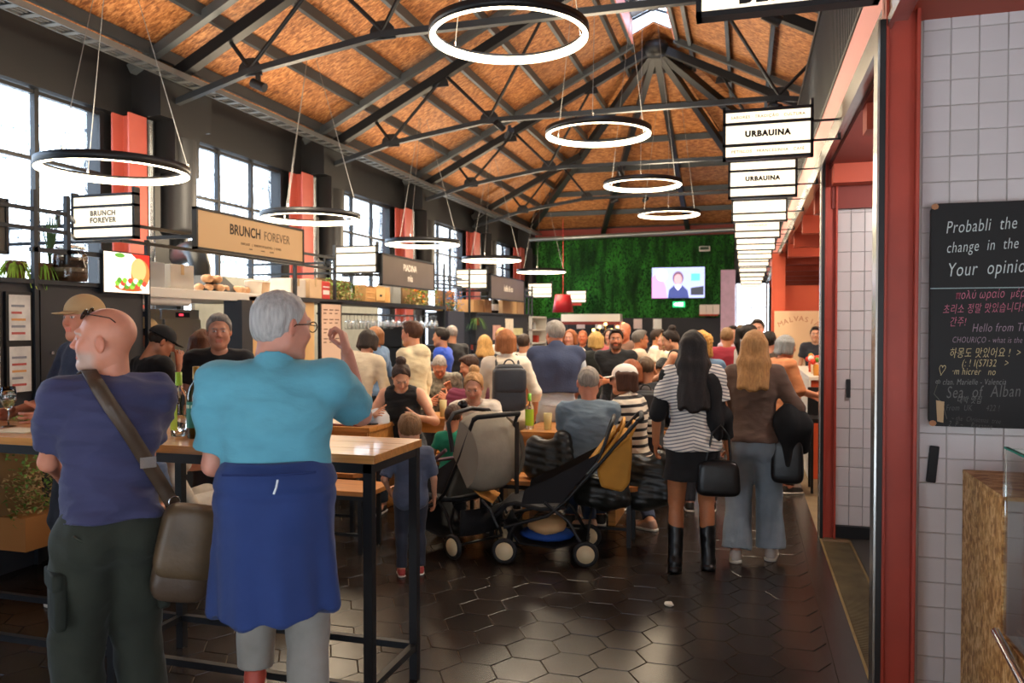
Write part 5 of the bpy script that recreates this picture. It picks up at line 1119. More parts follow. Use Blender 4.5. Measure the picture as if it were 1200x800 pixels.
# OSB display counter at lower right
ob = thing('display_counter', 'chipboard counter with a glass display at the lower right edge', 'display counter', (.847, 2.3, 0))
MB().box(0, .02, 0, 1.29, 0, .56).box(0, .02, .77, 1.29, .56, 1.02).box(.02, 1.1, .0, .02, 0, .56).build('side_board', M_OSBBOX, ob); MB().box(0, 1.1, .76, 1.295, 1.021, 1.035).build('top_board', M_OSBBOX, ob)
MB().box(.02, 1.1, .01, .76, .54, .56).build('display_floor', M_INOX, ob); MB().box(.005, .011, .0, .765, .56, 1.2).box(.0, 1.1, .76, .766, 1.035, 1.2).build('glass_pane', M_GLASS, ob); MB().box(.0, .014, 0, .766, 1.2, 1.206).build('glass_edge', mat('2a8a7a', .2), ob)
MB().tube([(-.03, .3, .50), (-.03, .72, .585)], .014, 10).build('handle', M_CHROME, ob)
for k in range(7):
    t = thing('meat_cut', 'pale pink cut of cured meat lying in the glass display', 'meat', (.94+.06*(k % 2), 2.38+.09*k, .56), k*.4, 'cuts in the glass display'); MB().blob((0, 0, .05+.02*(k % 2)), (.05, .035, .05), 10).build('meat', mat('d08068', .35, noise=.3, nscale=14), t)
for k in range(3):
    t = thing('hanging_sausage', 'reddish sausage hanging inside the glass display', 'sausage', (.96, 2.5+.16*k, .75), 0, 'sausages in the glass display'); MB().tube([(0, 0, 0), (0, .02, .1), (0, .02, .28), (0, 0, .4)], .022, 8).build('sausage', mat('a8503c', .4, noise=.2), t)
# ------------------------------------------------------------------ tables and benches
def superq(mb, c, r, R=None, e=.4, n=20, m=12, pinch=0):
    V = []; sg = lambda x, p: math.copysign(abs(x)**p, x)
    for i in range(m+1):
        th = -PI/2+PI*i/m
        for k in range(n):
            a = 2*PI*k/n; q = np.array([sg(math.cos(th), e)*sg(math.cos(a), e)*r[0], sg(math.cos(th), e)*sg(math.sin(a), e)*r[1], sg(math.sin(th), e)*r[2]])
            if pinch: q[:2] *= 1-pinch*(q[2]/r[2]+1)/2
            if R is not None: q = R@q
            V.append(np.array(c)+q)
    return mb.add(V, [(i*n+k, i*n+(k+1) % n, (i+1)*n+(k+1) % n, (i+1)*n+k) for i in range(m) for k in range(n)], True)
def long_table(x0, x1, y0, y1, h, label, group='communal wooden tables', m=None, dark=False):
    t = thing('dining_table', label, 'table', ((x0+x1)/2, (y0+y1)/2, 0), 0, group); a, b_ = (x1-x0)/2, (y1-y0)/2; m = m or M_WOODT; n = 4
    for k in range(n): w_ = 2*b_/n; MB().box(-a, a, -b_+k*w_+.0012, -b_+(k+1)*w_-.0012, h-.04, h).build('plank', m, t, .002)
    MB().box(-a+.03, a-.03, -b_+.02, -b_+.045, h-.14, h-.04).box(-a+.03, a-.03, b_-.045, b_-.02, h-.14, h-.04).build('apron', m if not dark else M_BLK, t)
    for sx in (-1, 1):
        if dark:
            for sy in (-1, 1): MB().box(sx*(a-.06)-.02, sx*(a-.06)+.02, sy*(b_-.06)-.02, sy*(b_-.06)+.02, 0, h-.04).build('leg', M_BLK, t)
        else: MB().box(sx*(a-.05)-.03, sx*(a-.05)+.03, -b_+.03, b_-.03, 0, h-.04).build('leg_panel', m, t, .003)
    return t
def bench(x0, x1, y0, y1, h, label, group='wooden topped benches with black legs'):
    t = thing('bench', label, 'bench', ((x0+x1)/2, (y0+y1)/2, 0), 0, group); a, b_ = (x1-x0)/2, (y1-y0)/2
    c = .06; MB().prism([(-a+c, -b_), (a-c, -b_), (a, -b_+c), (a, b_-c), (a-c, b_), (-a+c, b_), (-a, b_-c), (-a, -b_+c)], h-.035, h).build('seat', M_WOODB, t, .003)
    MB().box(-a+.05, a-.05, -b_+.03, -b_+.06, h-.07, h-.035).box(-a+.05, a-.05, b_-.06, b_-.03, h-.07, h-.035).build('seat_rail', M_BLK, t)
    for sx in (-1, 1):
        for sy in (-1, 1): MB().box(sx*(a-.09)-.015, sx*(a-.09)+.015, sy*(b_-.045)-.015, sy*(b_-.045)+.015, 0, h-.07).build('leg', M_BLK, t)
    MB().box(-a+.09, a-.09, -b_+.035, -b_+.055, .12, .14).build('stretcher', M_BLK, t); return t
HX0, HX1, HY0, HY1, HZ = -4.35, -1.42, 2.87, 3.36, 1.10
ht = thing('high_table', 'long high bar table with light wooden top and black steel frame', 'table', (-2.9, 3.115, 0)); o_ = np.array([-2.9, 3.115, 0])
for k in range(3):
    ya = HY0+(HY1-HY0)*k/3; MB().box(HX0+2.9, HX1+2.9, ya-3.115+.001, ya+(HY1-HY0)/3-3.115-.001, HZ-.035, HZ).build('plank', M_WOODT, ht, .002)
def hb(p, q, w_=.036, nm='rail'): MB().bar(np.array(p)-o_, np.array(q)-o_, w_).build(nm, M_BLK, ht)
for y in (HY0+.02, HY1-.02):
    hb((HX0, y, HZ-.055), (HX1-.01, y, HZ-.055), .04); hb((HX0, y, .15), (HX1-.02, y, .15), .03)
    for x in (HX1-.03, -2.72, -4.1): hb((x, y, 0), (x, y, HZ-.05), .038, 'leg')
for x in (HX1-.03, -2.72, -4.1): hb((x, HY0, .15), (x, HY1, .15), .03); hb((x, HY0, HZ-.055), (x, HY1, HZ-.055), .036)
long_table(-1.80, -.98, 6.32, 7.05, .74, 'light wooden table with deep apron in front of the seated grey blue shirt man')
long_table(-4.3, -3.02, 6.02, 6.62, .76, 'communal table with the tray before the woman with the bun')
long_table(-3.3, -2.5, 6.98, 7.5, .74, 'small wooden table with a tall drink before the floral shirt man')
long_table(-1.2, -.62, 7.85, 8.35, .74, 'wooden table right of the white cap woman')
bench(-1.95, -.72, 5.72, 6.06, .45, 'bench carrying the grey blue shirt man and the dark puffer jacket'); bench(-2.75, -2.15, 6.35, 6.7, .45, 'short bench under the woman in the white shirt')
bench(-3.6, -2.52, 5.02, 5.40, .45, 'bench with cut corners nearest behind the high table'); bench(-4.0, -2.85, 5.52, 5.82, .47, 'second bench behind the cut corner bench at the tray table')
bench(-4.2, -2.6, 6.8, 7.1, .45, 'bench under the woman in the black tank top'); bench(-3.7, -2.0, 8.2, 8.55, .45, 'bench under the man in the floral shirt'); bench(-1.4, -.55, 7.1, 7.4, .45, 'bench with a black backpack wearer at mid hall')
bench(-4.6, -3.1, 4.3, 4.65, .45, 'bench behind the left half of the high table'); long_table(-4.3, -2.9, 4.72, 5.0-.02, .72, 'narrow table between two benches behind the high table', dark=True)
long_table(-1.95, -1.2, 11.4, 12.0, .8, 'far communal table in the crowd before the end wall'); bench(-1.5, -.5, 8.85, 9.15, .45, 'far bench under the seated people at right of the crowd')
# ------------------------------------------------------------------ bottles, glasses and small things
def bottle(x, y, z, label, body, cap, lab, glass=None, R=.037, H_=.30):
    t = thing('wine_bottle', label, 'bottle', (x, y, z)); k = R/.037
    MB().lathe([(0, 0), (.033*k, 0), (.037*k, .006), (.037*k, .18*H_/.3), (.030*k, .212*H_/.3), (.0145, .235*H_/.3), (.0135, H_-.01), (0, H_-.01)], n=24).build('glass', glass or body, t)
    MB().lathe([(0, H_), (.0150, H_), (.0155, H_-.05), (.0165, H_-.052), (.0155, H_-.056), (.0148, H_-.062)][::-1], n=20).build('capsule', cap, t)
    m = MB(); n = 20; V = []; a0, a1 = lab[1]
    for zz in (lab[2], lab[3]):
        for q in range(n): a = a0+(a1-a0)*q/(n-1); V.append((math.cos(a)*(.0376*k), math.sin(a)*(.0376*k), zz))
    m.add(V, [(q, q+1, n+q+1, n+q) for q in range(n-1)], True); m.build('bottle_label', lab[0], t); return t
pb1 = at(208, 500, 3.55); M_CLR = mat('f2f6f8', .02, trans=1, ior=1.45)
b1 = bottle(-2.555, 3.13, HZ, 'clear wine bottle with lime green capsule and lime label on the high table', M_CLR, mat('9cc43a', .4), (mat('b8cc30', .5), (3.6, 5.2), .03, .19))
MB().lathe([(0, .004), (.034, .004), (.034, .10), (0, .10)], n=20).build('wine', mat('dfe6e8', .02, trans=1, ior=1.33), b1)
curve_text('label_print', 'VERDE', mat('4a6a20', .6), b1, (-.018, -.0365, .11), (PI/2, -PI/2, -.45), .03, ext=.0003)
b2 = bottle(-2.435, 3.10, HZ, 'dark green wine bottle with gold capsule and teal label on the high table', mat('2a2e14', .08, coat=.5), mat('a8803a', .35, metal=.4), (mat('1f7a68', .45), (3.4, 6.0), .05, .17), R=.042, H_=.33)
MB().box(-.02, .02, -.0425, -.0415, .14, .155).build('label_print', mat('c8e0c0', .6), b2)
def wineglass(x, y, z, label, liq=None):
    t = thing('wine_glass', label, 'glass', (x, y, z)); MB().lathe([(.034, 0), (.034, .003), (.004, .008), (.0035, .085), (.02, .10), (.038, .135), (.039, .16), (.033, .205), (.032, .205), (.0375, .16), (.036, .137), (.018, .104), (0, .098)], n=22).build('glass', M_GLASS, t)
    if liq: MB().lathe([(0, .105), (.02, .106), (.034, .135), (0, .1351)], n=18).build('wine', liq, t)
    return t
wineglass(-3.63, 3.17, HZ, 'wine glass with a little white wine at the left end of the high table', mat('e8e0a0', .02, trans=.9, ior=1.33)); wineglass(-3.20, 3.22, HZ, 'empty glass standing behind the elbow of the bald man')
tag(MB().box(-.11, .11, -.07, .07, 0, .006).build('paper_napkin', mat('d8c8a8', .7), None, .002), 'folded cream napkin lying on the high table left of the bald man', 'napkin').location = (-3.42, 3.05, HZ)
tag(MB().lathe([(0, 0), (.03, 0), (.038, .14), (.035, .14), (.028, .01), (0, .01)], n=16).build('plastic_cup', mat('f0e8b8', .15, trans=.5, alpha=.8)), 'tall plastic cup of pale beer on the wooden table', 'cup').location = (-1.60, 6.5, .74)
tag(MB().lathe([(0, 0), (.03, 0), (.036, .16), (.033, .16), (.028, .01), (0, .01)], n=16).build('tall_drink', mat('e8d8a0', .15, trans=.3)), 'tall pale drink standing on the small table before the floral shirt man', 'drink').location = (-2.80, 7.15, .74)
b3 = bottle(-1.76, 6.5, .74, 'clear bottle with green capsule and lime label between stroller and backpack', M_CLR, mat('7cc43a', .4), (mat('a8d030', .5), (3.2, 6.2), .03, .17))
tr = thing('food_tray', 'dark red edged tray on the table of the woman with the bun', 'tray', (-3.35, 6.22, .76)); MB().box(-.22, .22, -.15, .15, 0, .015).build('tray', mat('7a3a34', .5), tr, .004); MB().box(-.2, .2, -.13, .13, .015, .018).build('tray_paper', mat('e8dcc8', .7), tr)
m = MB()
for q in range(9): m.blob((RNG.uniform(-.10, .10), RNG.uniform(-.06, .06), .03+RNG.uniform(0, .03)), (.05, .04, .03), 8, jitter=.08)
tag(m.build('crumpled_cloth', mat('8aa4b8', .8, noise=.4, nscale=22)), 'crumpled blue and white cloth lying on the tray', 'cloth').location = (-3.22, 6.25, .775)
bb = thing('baseball_cap', 'white and black cap lying on the tray table', 'cap', (-3.12, 6.38, .76)); MB().lathe([(.11, 0), (.105, .06), (.07, .11), (0, .13)], n=20).build('crown', mat('c8c8cc', .7), bb); MB().prism(ell(-.02, -.12, .08, .07), 0, .008).build('visor', mat('1a1a1e', .6), bb)
for k, (x, y) in enumerate(((-.42, 4.62), (-1.2, 6.15))): tag(MB().blob((0, 0, .012), (.03, .02, .014), 8, jitter=.2).build('crumpled_tissue', mat('e0d4c0', .7)), ['small crumpled tissue lying on the floor tiles', 'small scrap on the bench'][k], 'litter').location = (x, y, 0 if k == 0 else .45)

# ------------------------------------------------------------------ strollers
def stroller(x, y, face, label, fab, seatc, style):
    t = thing('stroller', label, 'stroller', (x, y, 0), math.radians(face)); F = mat('141416', .45); L1 = .16 if style else 0; fy = .29 if style else .36
    for sx in (-1, 1):
        for yy, nm in ((fy, 'front_wheel'), (-.26, 'rear_wheel')):
            xx = sx*.235; wv = MB().tube([(xx+.0, yy+.072*math.cos(a), .088+.072*math.sin(a)) for a in np.linspace(0, 2*PI, 24, endpoint=False)], .0165, 8, closed=True).build(nm, mat('18181a', .6), t)
            MB().lathe([(0, xx-.016), (.06, xx-.016), (.062, xx-.01), (.062, xx+.01), (.06, xx+.016), (0, xx+.016)], (0, yy, .088), 20, 'x').build('hub', mat('d8c49c', .4), wv)
            if yy > 0: MB().tube([(xx-sx*.035, yy, .088), (xx-sx*.035, yy-.03, .2), (xx-sx*.03, yy-.07, .26)], .012, 8).build('fork', F, t)
        MB().tube([(sx*.20, .30, .24), (sx*.205, .0, .33), (sx*.205, -.12, .43), (sx*.205, -.30-L1*.4, .71), (sx*.20, -.44-L1, .98)], .013, 8).build('push_bar', F, t)
        MB().tube([(sx*.21, -.26, .10), (sx*.205, -.14, .30), (sx*.205, .02, .42)], .012, 8).build('rear_leg', F, t)
        MB().tube([(sx*.20, .34, .24), (sx*.19, .40, .36), (sx*.185, .46, .42)], .010, 6).build('footrest_bar', F, t)
        m = MB(); m.add([(sx*.195, -.38, .78), (sx*.195, -.10, .42), (sx*.195, .18, .40), (sx*.195, .16, .50), (sx*.195, -.05, .60)], [(0, 1, 2, 3, 4)]); m.build('side_panel', mat('19191c', .8), t)
    MB().tube([(-.20, -.44-L1, .98), (-.19, -.47-L1, 1.0), (.19, -.47-L1, 1.0), (.20, -.44-L1, .98)], .017, 10).build('handle', mat('101012', .7), t)
    MB().tube([(-.21, -.26, .09), (.21, -.26, .09)], .01, 6).build('axle', F, t)
    # seat, back, basket as bent panels
    def sheet(name, prof, w0, m, th=.018, sag=0):
        V = []; n = 9
        for (yy, zz, ww) in prof:
            for k in range(n): u = -1+2*k/(n-1); V.append((u*ww, yy, zz-sag*(1-u*u)))
        f_ = [(i*n+k, i*n+k+1, (i+1)*n+k+1, (i+1)*n+k) for i in range(len(prof)-1) for k in range(n-1)]
        o = MB().add(V, f_, True).build(name, m, t); s_ = o.modifiers.new('thick', 'SOLIDIFY'); s_.thickness = th; return o
    sheet('seat_base', [(-.12, .40, .185), (.05, .385, .19), (.22, .42, .18), (.30, .40, .17), (.40, .30, .15)], 0, mat('1b1b1e', .8), .03, .02)
    sheet('seat_back', [(-.12, .40, .18), (-.20, .55, .19), (-.28-L1*.3, .72, .19), (-.36-L1*.6, .90, .17)], 0, mat(seatc, .8, noise=.15), .02, .0)
    sheet('footrest_flap', [(.38, .40, .15), (.46, .44, .15), (.54, .50, .13)] if style else [(.36, .40, .15), (.44, .40, .15)], 0, mat('c08038' if style else '1b1b1e', .7), .012)
    bk = sheet('basket', [(-.28, .34, .19), (-.26, .16, .18), (-.05, .11, .18), (.2, .13, .17), (.30, .28, .16)], 0, mat('131316', .85, bump=.3), .012, .015)
    if style:   # canopy folded back behind the handle
        cn = MB().prism([(-.33, .64), (-.40, .76), (-.52, .90), (-.565, .86), (-.565, .72), (-.55, .56), (-.50, .50), (-.36, .53)], -.195, .195, (0, 0, 0), (0, 1, 0), (0, 0, 1), (1, 0, 0)).build('canopy', mat(fab, .75, noise=.2, nscale=6, bump=.6, bscale=10), t, .02)
        for a in (.0, .07, .14): MB().tube([(-.2, -.34, .70), (-.2, -.42-a, .93-a*.3), (-.17, -.44-a, .98-a*.3), (.17, -.44-a, .98-a*.3), (.2, -.42-a, .93-a*.3), (.2, -.34, .70)], .012, 6).build('canopy_rib', mat(fab, .7) if a else F, t)
        MB().blob((0, 0.02, .22), (.16, .14, .07), 10, jitter=.06).build('paper_bag', mat('c8a070', .7), t); MB().blob((0, .02, .16), (.17, .2, .045), 10, jitter=.05).build('blue_cloth', mat('1f4a9a', .8), t)
    else:
        V = []; n = 17; m_ = 17      # raised canopy: quarter dome from behind the seat to over the head
        for i in range(m_):
            a = -1.0+2.35*i/(m_-1)
            for k in range(n):
                u = -1+2*k/(n-1); r0 = .30; V.append((u*.215*(1-.05*abs(math.sin(a))), -.25-r0*math.cos(a)*(1-.12*u*u)*.85, .72+r0*math.sin(a)*(1-.20*abs(u)**3)))
        o = MB().add(V, [(i*n+k, i*n+k+1, (i+1)*n+k+1, (i+1)*n+k) for i in range(m_-1) for k in range(n-1)], True).build('canopy', mat(fab, .8, noise=.12, bump=.6, bscale=9), t); o.modifiers.new('thick', 'SOLIDIFY').thickness = .012
        for sx in (-1, 1):
            Q = [(sx*.214, -.25-.26*math.cos(a), .72+.25*math.sin(a)) for a in np.linspace(-1.0, 1.35, 9)]; MB().add(Q+[(sx*.214, -.23, .72)], [(i, i+1, 9) for i in range(8)]).build('canopy_side', mat(fab, .8), t)
        MB().tube([(-.215, -.23, .74), (-.215, -.18, .94), (-.16, -.17, 1.0), (0, -.17, 1.025), (.16, -.17, 1.0), (.215, -.18, .94), (.215, -.23, .74)], .016, 8).build('canopy_rib', F, t)
        MB().tube([(-.2, -.13, .74), (-.21, .05, .62), (-.19, .24, .60), (.19, .24, .60), (.21, .05, .62), (.2, -.13, .74)], .014, 8).build('bumper_bar', mat('5a4048', .6), t)
        MB().box(.1, .13, -.535, -.525, .45, .95).build('strap', M_BLK, t)
    return t
stroller(-2.03, 5.46, 58, 'black stroller with raised grey beige canopy beside the boy in green', '8a8070', '6e665a', 0)
stroller(-1.31, 5.40, 98, 'black stroller with ochre canopy folded back in front of the puffer jacket', 'b8812c', 'a87828', 1)

# ------------------------------------------------------------------ bags and jackets
def puffer(x, y, z, sz, label, rz=0, lumps=5):
    g = G((-sz[0]-.05, -sz[1]-.05, -.05), (sz[0]+.05, sz[1]+.05, sz[2]*2+.08), .012)
    r = random.Random(int(x*100)); n_ = 5
    for k in range(n_):
        xx = (-.7+1.4*k/(n_-1))*sz[0]; rr = min(sz[1]*.62, .085); zb = rr*.6+r.uniform(0, .25)*sz[2]
        g.cap((xx*r.uniform(.75, 1), r.uniform(-.35, .35)*sz[1], sz[2]*r.uniform(1.25, 1.75)), (xx*1.12, r.uniform(-.4, .4)*sz[1], zb), rr, rr*1.05, k=.035)
    g.ell((0, 0, sz[2]*.9), (sz[0]*.7, sz[1]*.75, sz[2]*.8), k=.05); v, f = g.nets(); n = vnormals(v, f)
    v = v+n*((np.abs(np.sin((v[:, 2]+.12*v[:, 0])*PI/.055))**.7-.6)*.007+wob(v, 11, 5)*.028)[:, None]
    o = npmesh('puffer_jacket', v, f, mat('20211f', .38, noise=.15, bump=.15, bscale=40)); o.location = (x, y, z); o.rotation_euler = (0, 0, rz); return tag(o, label, 'jacket')
puffer(-1.42, 5.88, .455, (.16, .13, .17), 'quilted dark puffer jacket heaped on the bench left of the seated man'); puffer(-.70, 5.86, .30, (.19, .12, .20), 'quilted dark puffer jacket hanging over the bench end behind the ochre stroller')
puffer(-.98, 5.66, .32, (.2, .09, .13), 'hem of a quilted jacket spread behind the seated man')
# ------------------------------------------------------------------ people
def az(px): return math.degrees(YAW-math.atan((px-600)/FPX))
def st(label, px, ytop, z, fr, **k):
    p = at(px, 400, z); H = k.pop('H', None) or EYE+(381-ytop)*z/FPX
    vq = (.007, .004) if z < 3.2 else (.010, .0055) if z < 6.2 else (.013, .0065) if z < 8 else (.016, .009)
    k.setdefault('v', vq[0]); k.setdefault('hv', vq[1]); k.setdefault('hands', [(-.27, .06, .84), (.27, .06, .84)])
    dx, dy = k.pop('off', (0, 0)); return person(label, p[0]+dx, p[1]+dy, fr+az(px), H, **k)
def se(label, px, ytop, z, fr, H=1.70, **k):
    p = at(px, 400, z); top = EYE+(381-ytop)*z/FPX; S = H/1.75; ln = math.radians(k.get('lean', 8)); k.setdefault('lean', 8)
    seat = top-.935*S+(1-math.cos(ln))*.75*S; vq = (.010, .0055) if z < 6.5 else (.013, .007) if z < 8 else (.016, .009)
    k.setdefault('v', vq[0]); k.setdefault('hv', vq[1]); fa = math.radians(fr+az(px)); sh_ = math.sin(ln)*.6*S
    return person(label, p[0]+math.sin(fa)*sh_, p[1]-math.cos(fa)*sh_, fr+az(px), H, sit=1, seat=max(.36, min(.75, seat)), **k)

# --- turquoise man
def waist_jacket(I, lo, hi, hs):
    g = G(lo, hi, hs); A = I['A']; T = I['T']; P = I['P']
    top_, bot = .23, -.30
    g.cap(A((0, -.01, .12)), A((0, -.03, bot-.15)), .198, .222, k=.05, flat=((0, 1, 0), .90), cut=[(A((0, 0, bot)), (0.03, 0, -1))])
    g.ell(A((0, .01, .13)), (.205, .180, .13), k=.05); g.plane(A((0, 0, top_)), (0, 0, 1.))
    v, f = g.nets(); n = vnormals(v, f); S = I['S']; zz = v[:, 2]-P[2]; drop = np.clip((.12-zz)/.42, 0, 1)
    ang = np.arctan2(v[:, 0], -v[:, 1]); fold = np.sin(ang*7+zz*3)*.5+np.sin(ang*12+1+zz*4)*.3+np.sin(ang*4+2)*.4
    v = v+n*(fold*.020*drop+wob(v*np.array([1, 1, 2.5]), 17, 2)*.006*(1-drop)+np.exp(-((zz-.125)/.012)**2)*-.006)[:, None]
    j = npmesh('tied_jacket', v*S, f, mat('22386e', .85, noise=.12, nscale=5, bump=.45, bscale=12, sheen=.1), None, I['root']); j['label'] = 'blue sweater tied round the waist'
    c = A((.03, -.222, .19)); MB().tube([c*S, (c+[-.004, -.006, -.025])*S, (c+[-.012, -.010, -.045])*S], .004, 6).build('zip_pull', mat('d0d4d8', .3, metal=.5), j)
    m = MB(); m.tube([(A((x, -.197-.012*math.cos(x*6)+.28*x*x*0, .205))+np.array([0, .9*x*x, 0]))*S for x in np.linspace(-.15, .15, 12)], .004, 5); m.build('seam', mat('16295c', .8), j)
B = st('tall grey haired man in turquoise polo with blue sweater tied round his waist', 322, 335, 2.82, -6, b=1.14, belly=.5, skin='c98a74', hair=('thin', 'aaa6a2', 0), top=('polo', '5a9fb2', dict(over=waist_jacket, hem=.12, ease=.024, sleeve=.78, sl_ease=.03, sc=13, amp=.010)),
   bottom=('straight', '8f8a82', dict(ease=.010)), head=(-52, 6, 0), hands=[(-.20, .30, 1.08), (.245, .30, 1.50)], poles=[(-.15, -.5, -1), (.3, .0, -1)], feet=[(-.12, .36, .24), (.11, -.02, .075)], curl=(.5, 1.25), palm=[None, (-1, .3, 0)], shoes='b04a38', glasses=('clear',), off=(0, 0))
# --- bald man
def cargo(I, lo, hi, hs):
    S = I['S']; HJ, KN = I['HJ'], I['KN']
    for i, sx in enumerate((-1, 1)):
        p = HJ[i]*.42+KN[i]*.58; m = MB(); superq(m, (p+[sx*.085, -.03, 0])*S, (.022*S, .085*S, .11*S), e=.3); superq(m, (p+[sx*.096, -.03, .075])*S, (.020*S, .088*S, .035*S), e=.3); m.build('cargo_pocket', mat('20241c', .85, noise=.2, bump=.5, bscale=20), I['root'])
    m = MB(); m.tube([(I['A']((-.15+.1*t, -.118-.012*math.sin(t*3), -.0-.03*math.sin(t*3)))*S) for t in np.linspace(0, 1, 8)], .004, 5); m.build('pocket_seam', mat('3a3f34', .8), I['root'])
Ab = st('bald man with grey beard in navy t-shirt and dark cargo trousers, seen from behind', 128, 356, 2.92, 12, b=.93, belly=1, skin='c98468', hair=('bald', 'a8a09a'), beard=.6, top=('tee', '38395a', dict(hem=.03, over=cargo, ease=.026, sleeve=.72, sl_ease=.028, sc=15, amp=.010)), bottom=('straight', '262a20', dict(ease=.034)),
   head=(62, -4, -6), hands=[(-.12, .38, 1.07), (.12, .38, 1.10)], poles=[(-.4, -.5, -.8), (.1, -.4, -1)], feet=[(-.12, .0, .075), (.13, .05, .075)], curl=.8, glasses=('dark', 1), shoes='2a2624', fold=1.3)
# crossbody bag
I = Ab; S = I['S']; bagT = thing('shoulder_bag', 'worn brown leather messenger bag slung across the back of the bald man', 'bag', tuple(I['root'].location), I['root'].rotation_euler.z)
lth = mat('4a3a2c', .45, noise=.35, nscale=7, bump=.3, bscale=24)
A_ = I['A']
sp_ = [(-.075, .06, .56), (-.075, -.02, .575), (-.07, -.085, .545), (-.03, -.150, .46), (.03, -.165, .36), (.10, -.168, .24), (.16, -.158, .14), (.205, -.15, .05)]
pts = [A_(q) for q in sp_]; V = []; gv = I['gv']['shirt']
for i, p in enumerate(pts):
    if i >= 2:
        mk = (np.abs(gv[:, 0]-p[0]) < .035) & (np.abs(gv[:, 2]-p[2]) < .03)
        if mk.any(): pts[i] = np.array([p[0], gv[mk][:, 1].min()-.004, p[2]])
    else:
        mk = (np.abs(gv[:, 0]-p[0]) < .03) & (np.abs(gv[:, 1]-p[1]) < .03)
        if mk.any(): pts[i] = np.array([p[0], p[1], gv[mk][:, 2].max()+.006])
P2 = []
for i in range(len(pts)-1):
    for t_ in (0, .25, .5, .75):
        q = pts[i]*(1-t_)+pts[i+1]*t_
        if i >= 2:
            mk = (np.abs(gv[:, 0]-q[0]) < .03) & (np.abs(gv[:, 2]-q[2]) < .02)
            if mk.any(): q = np.array([q[0], min(q[1], gv[mk][:, 1].min()-.004), q[2]])
        P2.append(q)
pts_b = pts[5]; pts = P2+[pts[-1]]
for i, p in enumerate(pts):
    d = nrm(pts[min(i+1, len(pts)-1)]-pts[max(i-1, 0)]); nn = nrm(np.array([0, -1, .15])) if i > 8 else nrm(np.array([0, -.2-i*.1, 1.])); s_ = nrm(np.cross(d, nn)); 
    for k in (-1, 1): V += [(p+s_*k*.026)*S, (p+s_*k*.026+nn*.007)*S]
m = MB(); n4 = len(pts)
for i in range(n4-1): a = i*4; b_ = a+4; m.add([], []); m.f += [tuple(q) for q in ((a+1, a+3, b_+3, b_+1), (a, a+1, b_+1, b_), (a+2, b_+2, b_+3, a+3), (a, b_, b_+2, a+2))]; m.sm += [True]*4
m.v = [tuple(map(float, q)) for q in V]; m.n = len(V); m.build('strap', lth, bagT)
Rb = rotz(-.2)@roty(.22); bc = A_((.235, -.15, -.12)); m = MB(); superq(m, bc*S, (.115*S, .06*S, .185*S), Rb, .45, 24, 16, pinch=.12); m.build('bag_body', lth, bagT)
m = MB(); superq(m, (bc+Rb@np.array([.0, -.012, .045]))*S, (.119*S, .062*S, .14*S), Rb, .4, 24, 16); m.build('flap', mat('54432f', .45, noise=.35, nscale=7, bump=.3, bscale=24), bagT)
MB().tube([(pts[-1]+[0, -.012, .02])*S+np.array([.02*math.cos(a), 0, .02*math.sin(a)]) for a in np.linspace(0, 2*PI, 12, endpoint=False)], .003, 5, closed=True).build('ring', M_CHROME, bagT)
MB().box(-.028, .028, -.004, .004, -.02, .02).build('buckle', M_CHROME, bagT).location = tuple((pts_b+[0, -.014, .0])*S)
# --- behind the high table
st('man in beige cap with sunglasses on it, navy shirt, looking left', 103, 344, 4.62, 118, b=1.1, skin='cf8a6c', hair=('crop', '8a5a38', 0), hat=('b8966a', 0), top=('tee', '20283c'), head=(10, 0, 0), hands=[(-.2, .3, 1.1), (.2, .3, 1.1)], v=.010, hv=.005)
st('person in black jacket cut by the left photo edge, white sneakers', -2, 362, 6.3, -40, b=1.1, top=('long', '141518'), bottom=('trousers', '16171b'), shoes='d8d4cc', head=(-20, 0, 0))
st('man in black cap and black t-shirt holding his hand to his face', 178, 379, 6.0, -60, H=1.64, skin='c08060', hair=('crop', '2a2018', 0), hat=('16171b', 0), top=('tee', '17181c'), head=(-20, 25, 0), hands=[(-.2, .2, 1.0), (.06, .2, 1.40)])
st('person in a beige cap far behind the black capped man', 172, 371, 6.8, 60, skin='8a5a44', hair=('crop', '2a2018', 0), hat=('c8a878', 0), top=('tee', '2a2c30'))
st('woman with long auburn hair and black and white striped top', 236, 386, 6.6, -30, H=1.60, fem=True, hair=('long', '5a3420', .12), top=('long', 'e4dccc', dict(stripes=('17171a', .05, .5, 2, 0))), skin='cc9478')
st('grey haired man in black t-shirt facing the camera behind the bottles', 257, 366, 5.7, 172, b=1.0, skin='c88c70', hair=('short', '8a847e', 0), top=('tee', '14161c'), head=(8, 2, 0))
se('seated person in beige knit sweater behind the high table, resting a hand on the bench', 196, 452, 5.0, -60, fem=True, hair=('bob', '4a3020', 0), top=('long', 'c8bca8'), bottom=('trousers', 'c8c0b0'), hands=[(-.1, .3, .7), (.28, .1, .50)], shoes='c8c8cc')
se('child in blue grey jeans half hidden behind the bald man', 158, 500, 4.6, 180, H=1.2, child=1, hair=('crop', '4a3424', 0), top=('tee', '5a6a84'), bottom=('trousers', '6a7c98'), shoes='c8a8a8')
